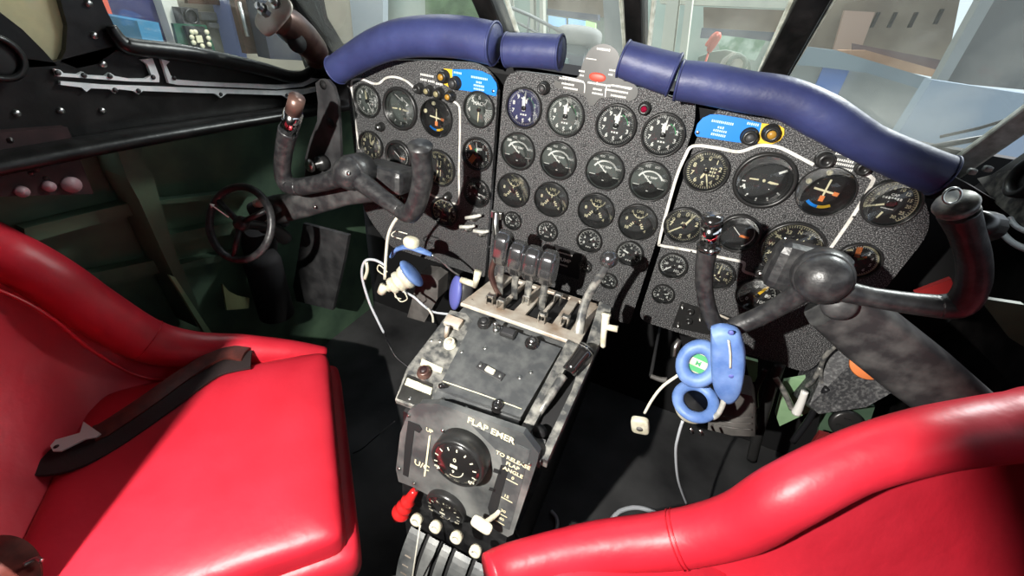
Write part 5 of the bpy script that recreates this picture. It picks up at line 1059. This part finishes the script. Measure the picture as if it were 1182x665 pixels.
pipe('white_tube_end', 'bright white tube end below the right panel', [(929, 452, .85), (924, 466, .85), (919, 477, .85)], [.007, .008, .010], 'white', 'tube')
pipe('silver_forked_pipe', 'silver pipe forking under the right panel edge', [(968, 396, .88), (952, 412, .88), (947, 430, .88), (950, 450, .87)], .0045, 'worn')
pipe('silver_branch_pipe', 'short silver pipe branching left from the forked one', [(947, 424, .88), (938, 440, .88), (930, 446, .88)], .0045, 'worn')
pipe('black_wire_bundle', 'black wire bundle beside the grey pod', [(955, 448, .86), (944, 464, .86), (934, 484, .86), (915, 510, .86)], .007, 'blackcable', 'wires')
pipe('ivory_tee_lever', 'small ivory lever in the dark left of the right headset', [(751, 434, .80), (762, 438, .80), (770, 439, .80)], [.005, .006, .0075], 'duct', 'lever')
mb = MB(); q_ = PY(751, 434, .80); mb.tube([q_, V((q_.x, 1.27, q_.z - .05))], .004, 8, sub=1); o = mb.build('lever_rod', 'matblack'); tag(o, 'thin black rod carrying the small ivory lever', 'rod')
pipe('chrome_fitting', 'small chrome fitting below the right panel, above the blue ear pad', [(778, 412, .86), (780, 400, .87), (785, 392, .88)], [.008, .010, .006], 'steel', 'fitting')
dc = thing('foot_duct', 'grey-brown boxy duct behind the right headset', 'duct', PY(846, 478, .74))
mb = MB(); rows = [[PY(*p) for p in r] for r in ([(820, 452, .74), (817, 496, .74)], [(845, 452, .72), (845, 503, .72)], [(868, 457, .74), (871, 504, .74)], [(873, 470, .80), (874, 494, .80)])]; mb.slab(rows, (0, .06, .0)); mb.build('duct_body', 'duct', dc)
for y0, y1 in ((478, 482), (484, 489), (490, 496)): T([(822, y0, .736), (845, y0 + 4, .717), (868, y1, .736)], .0016).build('duct_rib', 'duct', dc)
o = thing('foot_duct', 'grey-brown rounded duct beside the left headset cup', 'duct', PY(492, 340, .80))
mb = MB(); mb.slab([[PY(*p) for p in r] for r in ([(484, 316, .80), (470, 366, .80)], [(497, 318, .79), (490, 372, .79)], [(506, 324, .80), (505, 345, .80)])], (0, .05, 0)); mb.build('duct_body', 'duct', o)
# left foot well: shroud plate, canister, bracket
o = slab_thing('shroud_plate', 'dark grey upright shroud plate below the left control column', 'shroud', [(350, 258), (402, 272), (397, 300), (384, 358), (336, 346)], .86, .012, 'dkgrey')
mb = MB(); mb.lathe([(.05, 0), (.05, .20), (.042, .22), (0, .22)], axisframe(V((-.84, .72, .34)), (0, 0, 1)), 0, 28); o = mb.build('black_canister', 'matblack'); tag(o, 'black cylindrical canister under the hand wheel', 'canister')
mb = MB(); mb.extr([PX(x, y, -.84) for x, y in [(257, 328), (264, 336), (276, 342), (288, 344), (287, 356), (262, 358)]], (-.006, 0, 0)); br_ = mb.build('drilled_bracket', mat('olive_yellow_primer', (.22, .25, .12), .6)); tag(br_, 'small olive bracket with drilled holes on the left footwell wall', 'bracket')
mb = MB(); mb.extr([PY(x, y, .80) for x, y in [(364, 96), (370, 91), (378, 92), (385, 100), (390, 118), (392, 150), (394, 196), (372, 206), (352, 204), (352, 182), (358, 160), (366, 140), (367, 118)]], (0, .008, 0)); bk = mb.build('mounting_bracket', 'dkgrey'); tag(bk, 'black rounded mounting bracket at the left edge of the left panel', 'bracket')
for x, y, r in [(373, 98, .010), (381, 142, .012)]: mb = MB(); mb.lathe([(r, 0), (0, .0008)], axisframe(PY(x, y, .7998), (0, -1, 0)), 0, 16); mb.build('hole', 'matblack', bk)
mb = MB(); q = PY(372, 188, .79); mb.lathe([(.018, -.01), (.018, .01), (.010, .012), (.010, .03), (0, .03)], axisframe(q, (-.2, -1, 0)), 0, 20); kb = mb.build('lock_knob', 'bezel', bk); mb = MB(); mb.lathe([(.015, .03), (.016, .036), (.012, .040), (0, .040)], axisframe(q, (-.2, -1, 0)), 0, 20); mb.build('knob_face', 'steel', kb)
# ------------------------------------------------------------------ left sidewall fittings
RL = thing('window_rail', 'pale metal rails screwed along the black ledge below the left side window', 'rail', PX(200, 100, -.79))
def rl(pts, name='rail_strip'): mb = MB(); mb.extr([PX(x, y, -.792) for x, y in pts], (-.007, 0, 0)); return mb.build(name, 'rail', RL)
rl([(63, 80), (70, 81), (74, 85), (90, 86), (96, 83), (102, 87), (122, 88), (127, 84), (133, 88), (150, 91), (168, 91), (175, 87), (170, 74), (163, 69), (176, 67), (184, 88), (184, 95), (150, 94), (66, 88)])
rl([(186, 68), (196, 71), (192, 75), (197, 87), (204, 92), (240, 95), (320, 98), (345, 96), (360, 90), (370, 91), (350, 100), (320, 103), (205, 98), (195, 96)])
rl([(70, 94), (120, 98), (180, 100), (320, 105), (350, 103), (368, 99), (368, 105), (350, 109), (336, 110), (332, 114), (326, 110), (262, 108), (255, 113), (248, 108), (165, 105), (160, 109), (154, 105), (137, 103), (133, 108), (127, 103), (105, 102), (100, 106), (94, 101), (70, 98)])
for x, y in [(67, 84), (97, 87), (127, 88), (177, 89), (201, 90), (255, 109), (331, 110), (160, 105), (133, 104)]: mb = MB(); mb.lathe([(.0045, 0), (.003, .002), (0, .002)], axisframe(PX(x, y, -.7915), (1, 0, 0)), 0, 10); mb.build('screw', 'dkgrey', RL)
BX_ = thing('maroon_equipment_box', 'scuffed maroon-black equipment box on the left sidewall', 'equipment box', PX(50, 190, -.80))
mb = MB(); mb.extr([PX(x, y, -.78) for x, y in [(-40, 156), (78, 147), (108, 224), (-40, 228)]], (-.10, 0, 0)); mb.build('box_body', 'maroon', BX_)
for x, y, r in [(82, 213, .014), (56, 215, .009), (25, 221, .009)]: mb = MB(); mb.lathe([(r, -.004), (r, .004), (0, .006)], axisframe(PX(x, y, -.778), (1, 0, 0)), 0, 16); mb.build('box_cap', mat('dusty_pink_cap', (.35, .22, .24), .5), BX_)
for x, y in [(26, 186), (52, 181), (36, 200), (53, 206), (12, 162), (42, 196)]: mb = MB(); mb.lathe([(.0045, 0), (0, .003)], axisframe(PX(x, y, -.7795), (1, 0, 0)), 0, 10); mb.build('screw', 'steel', BX_)
def rib(name, label, pts, X, th, m='greenp', cat='frame'): mb = MB(); mb.extr([PX(x, y, X) for x, y in pts], (-th, 0, 0)); o = mb.build(name, m); tag(o, label, cat); return o
rib('fuselage_frame', 'dull green riveted frame running down the left sidewall', [(118, 150), (166, 143), (163, 186), (176, 200), (200, 285), (240, 378), (228, 378), (186, 288), (160, 230), (146, 205), (136, 175)], -.83, .08)
rib('stringer', 'green horizontal stringer at wheel height, left of the hand wheel', [(184, 232), (300, 219), (300, 226), (186, 236)], -.88, .03)
rib('stringer', 'lower green stringer passing behind the hand wheel', [(190, 272), (290, 252), (290, 266), (196, 284)], -.88, .03)
rib('stringer', 'lowest green stringer behind the lower part of the hand wheel', [(206, 306), (270, 290), (270, 298), (210, 312)], -.89, .03)
rib('shelf_bracket', 'green angle bracket left of the riveted frame', [(28, 264), (100, 246), (160, 232), (166, 246), (100, 262), (30, 282)], -.88, .03)
rib('lower_shelf', 'dark green lower shelf edge above the left bolster', [(60, 326), (190, 298), (196, 312), (70, 342)], -.885, .03)
rib('green_upright_strip', 'pale olive-green strip slanting down beside the bolster', [(196, 318), (202, 320), (244, 384), (236, 384)], -.82, .01, 'greenl', 'strip')
CW = thing('bronze_window_latch', 'worn bronze-brown cylinder fitting with two bolts, at the front of the left side window', 'latch', PX(345, 40, -.72))
def L3(x, y, X): return PX(x, y, X)
mb = MB(); mb.tube([L3(322, 22, -.70), L3(335, 30, -.71), L3(352, 46, -.73), L3(364, 60, -.75), L3(362, 72, -.77)], [.028, .036, .037, .032, .022], 20); mb.build('body', 'bronze', CW)
d_ = (L3(322, 22, -.70) - L3(340, 36, -.71)).normalized(); F = axisframe(L3(316, 17, -.69), d_); mb = MB(); mb.superell((0, 0, 0), (.046, .028, .006), .6, F @ Matrix.Rotation(.9, 4, 'Z')); mb.build('flange', 'tan', CW)
for x, y in [(305, 12), (320, 5)]:
    q = L3(x, y, -.685); mb = MB(); mb.lathe([(.012, -.006), (.012, .006), (.007, .008), (.007, .020), (0, .021)], axisframe(q, d_), 0, 8, False); mb.build('bolt', 'steel', CW)
mb = MB(); mb.lathe([(.020, 0), (0, .001)], axisframe(L3(343, 50, -.685), (.8, -.6, 0)), 0, 20); mb.build('recess', 'matblack', CW)
rt = thing('eyeball_vent', 'round black fitting at the far upper left edge', 'vent', PX(2, 62, -.76)); mb = MB(); mb.ring([(.030, 0), (.034, .006), (.028, .010), (.024, .006)], axisframe(PX(-6, 66, -.79), (1, 0, 0)), 0, 32); mb.build('ring', 'bezel', rt)
mb = MB(); mb.lathe([(.028, -.008), (.028, .0), (.02, .003), (0, .003)], axisframe(PX(-6, 66, -.79), (1, 0, 0)), 0, 32); mb.build('body', 'matblack', rt)
for x, y, w_ in [(102, 4, 'at the top of the black post between the side windows'), (109, 41, 'halfway down the black post between the side windows'), (143, 57, 'at the lower left corner of the side window'), (119, 74, 'just above the left pale rail'), (19, 131, 'leftmost below the pale rails'), (70, 128, 'second from the left below the pale rails'), (118, 128, 'third from the left below the pale rails')]:
    o = MB(); o.lathe([(.006, -.002), (.005, .003), (0, .003)], axisframe(PX(x, y, XL + .001), (1, 0, 0)), 0, 12); o = o.build('wall_screw', 'steel'); tag(o, 'small steel screw head ' + w_, 'screw', 'screws on the black left sidewall')
# ------------------------------------------------------------------ right sidewall fittings
mb = MB(); mb.extr([PX(x, y, .74) for x, y in [(1128, 206), (1182, 192), (1250, 200), (1250, 300), (1182, 262), (1150, 236)]], (.05, 0, 0)); o = mb.build('side_console_top', 'worn'); tag(o, 'scuffed dirty grey console edge at the far right', 'console')
rt = thing('round_side_instrument', 'round black instrument at the far right edge of the photo', 'instrument', PX(1186, 206, .74)); mb = MB(); mb.ring([(.022, -.01), (.034, 0), (.034, .012), (.026, .014), (.022, .008)], axisframe(PX(1188, 206, .735), (-1, 0, 0)), 0, 28); mb.build('rim', 'bezel', rt); mb = MB(); mb.lathe([(.025, 0), (0, .002)], axisframe(PX(1188, 206, .735), (-1, 0, 0)), 0, 24); mb.build('face', 'dkgrey', rt)
mb = MB(); mb.tube([PX(x, y, .72) for x, y in [(1146, 252), (1158, 270), (1172, 282), (1196, 292)]], .005, 8); o = mb.build('pale_hose', 'cable'); tag(o, 'pale grey curved hose at the right edge', 'hose')
mb = MB(); mb.tube([PX(x, y, .72) for x, y in [(1166, 252), (1174, 262), (1196, 272)]], .004, 8); o = mb.build('short_pale_hose', 'cable'); tag(o, 'shorter pale hose above the curved one at the right edge', 'hose')
o = slab_thing('green_door_strip', 'small pale green strip between the right panel and the right grip', 'strip', [(1025, 318), (1044, 290), (1053, 292), (1033, 320)], .96, .01, 'greenl')
o = slab_thing('red_notice_plate', 'dark red plate behind the right yoke spoke', 'plate', [(1056, 338), (1098, 322), (1106, 344), (1090, 350)], .90, .01, mat('dark_red_notice', (.35, .02, .02), .5))
o = slab_thing('green_access_plate', 'green-painted plate at the right edge behind the yoke arm', 'panel', [(1130, 344), (1182, 352), (1230, 380), (1230, 430), (1165, 390)], .86, .01, 'greenp')
for x, y, w_ in [(1066, 263, 'by the lower right corner of the right panel'), (1140, 195, 'under the pale window seal, the right one of two'), (1122, 198, 'under the pale window seal, the left one of two')]:
    mb = MB(); mb.box(PY(x, y, .98), (.012, .012, .010), I4, 0, .003); o = mb.build('small_fitting', 'worn'); tag(o, 'small worn metal fitting ' + w_, 'fitting', 'fittings right of the right panel')
# ------------------------------------------------------------------ cables on the floor
def fl(pts, r, m, label): mb = MB(); mb.tube([PZ(x, y, .012) for x, y in pts], r, 8); o = mb.build('floor_cable', m); tag(o, label, 'cable')
fl([(706, 600), (716, 590), (735, 586), (756, 592), (790, 610)], .007, 'cable', 'pale grey cable looping on the floor just above the right bolster')
fl([(636, 590), (643, 600), (641, 616), (630, 640)], .006, 'cable', 'short pale cable beside the pedestal foot, left of the right bolster')
mb = MB(); mb.tube([PY(456, 486, .56), PY(432, 506, .58), PY(415, 520, .60), PY(398, 526, .60)], .0018, 6); o = mb.build('thin_wire', 'blackcable'); tag(o, 'thin dark wire sagging between the left seat and the pedestal', 'wire')
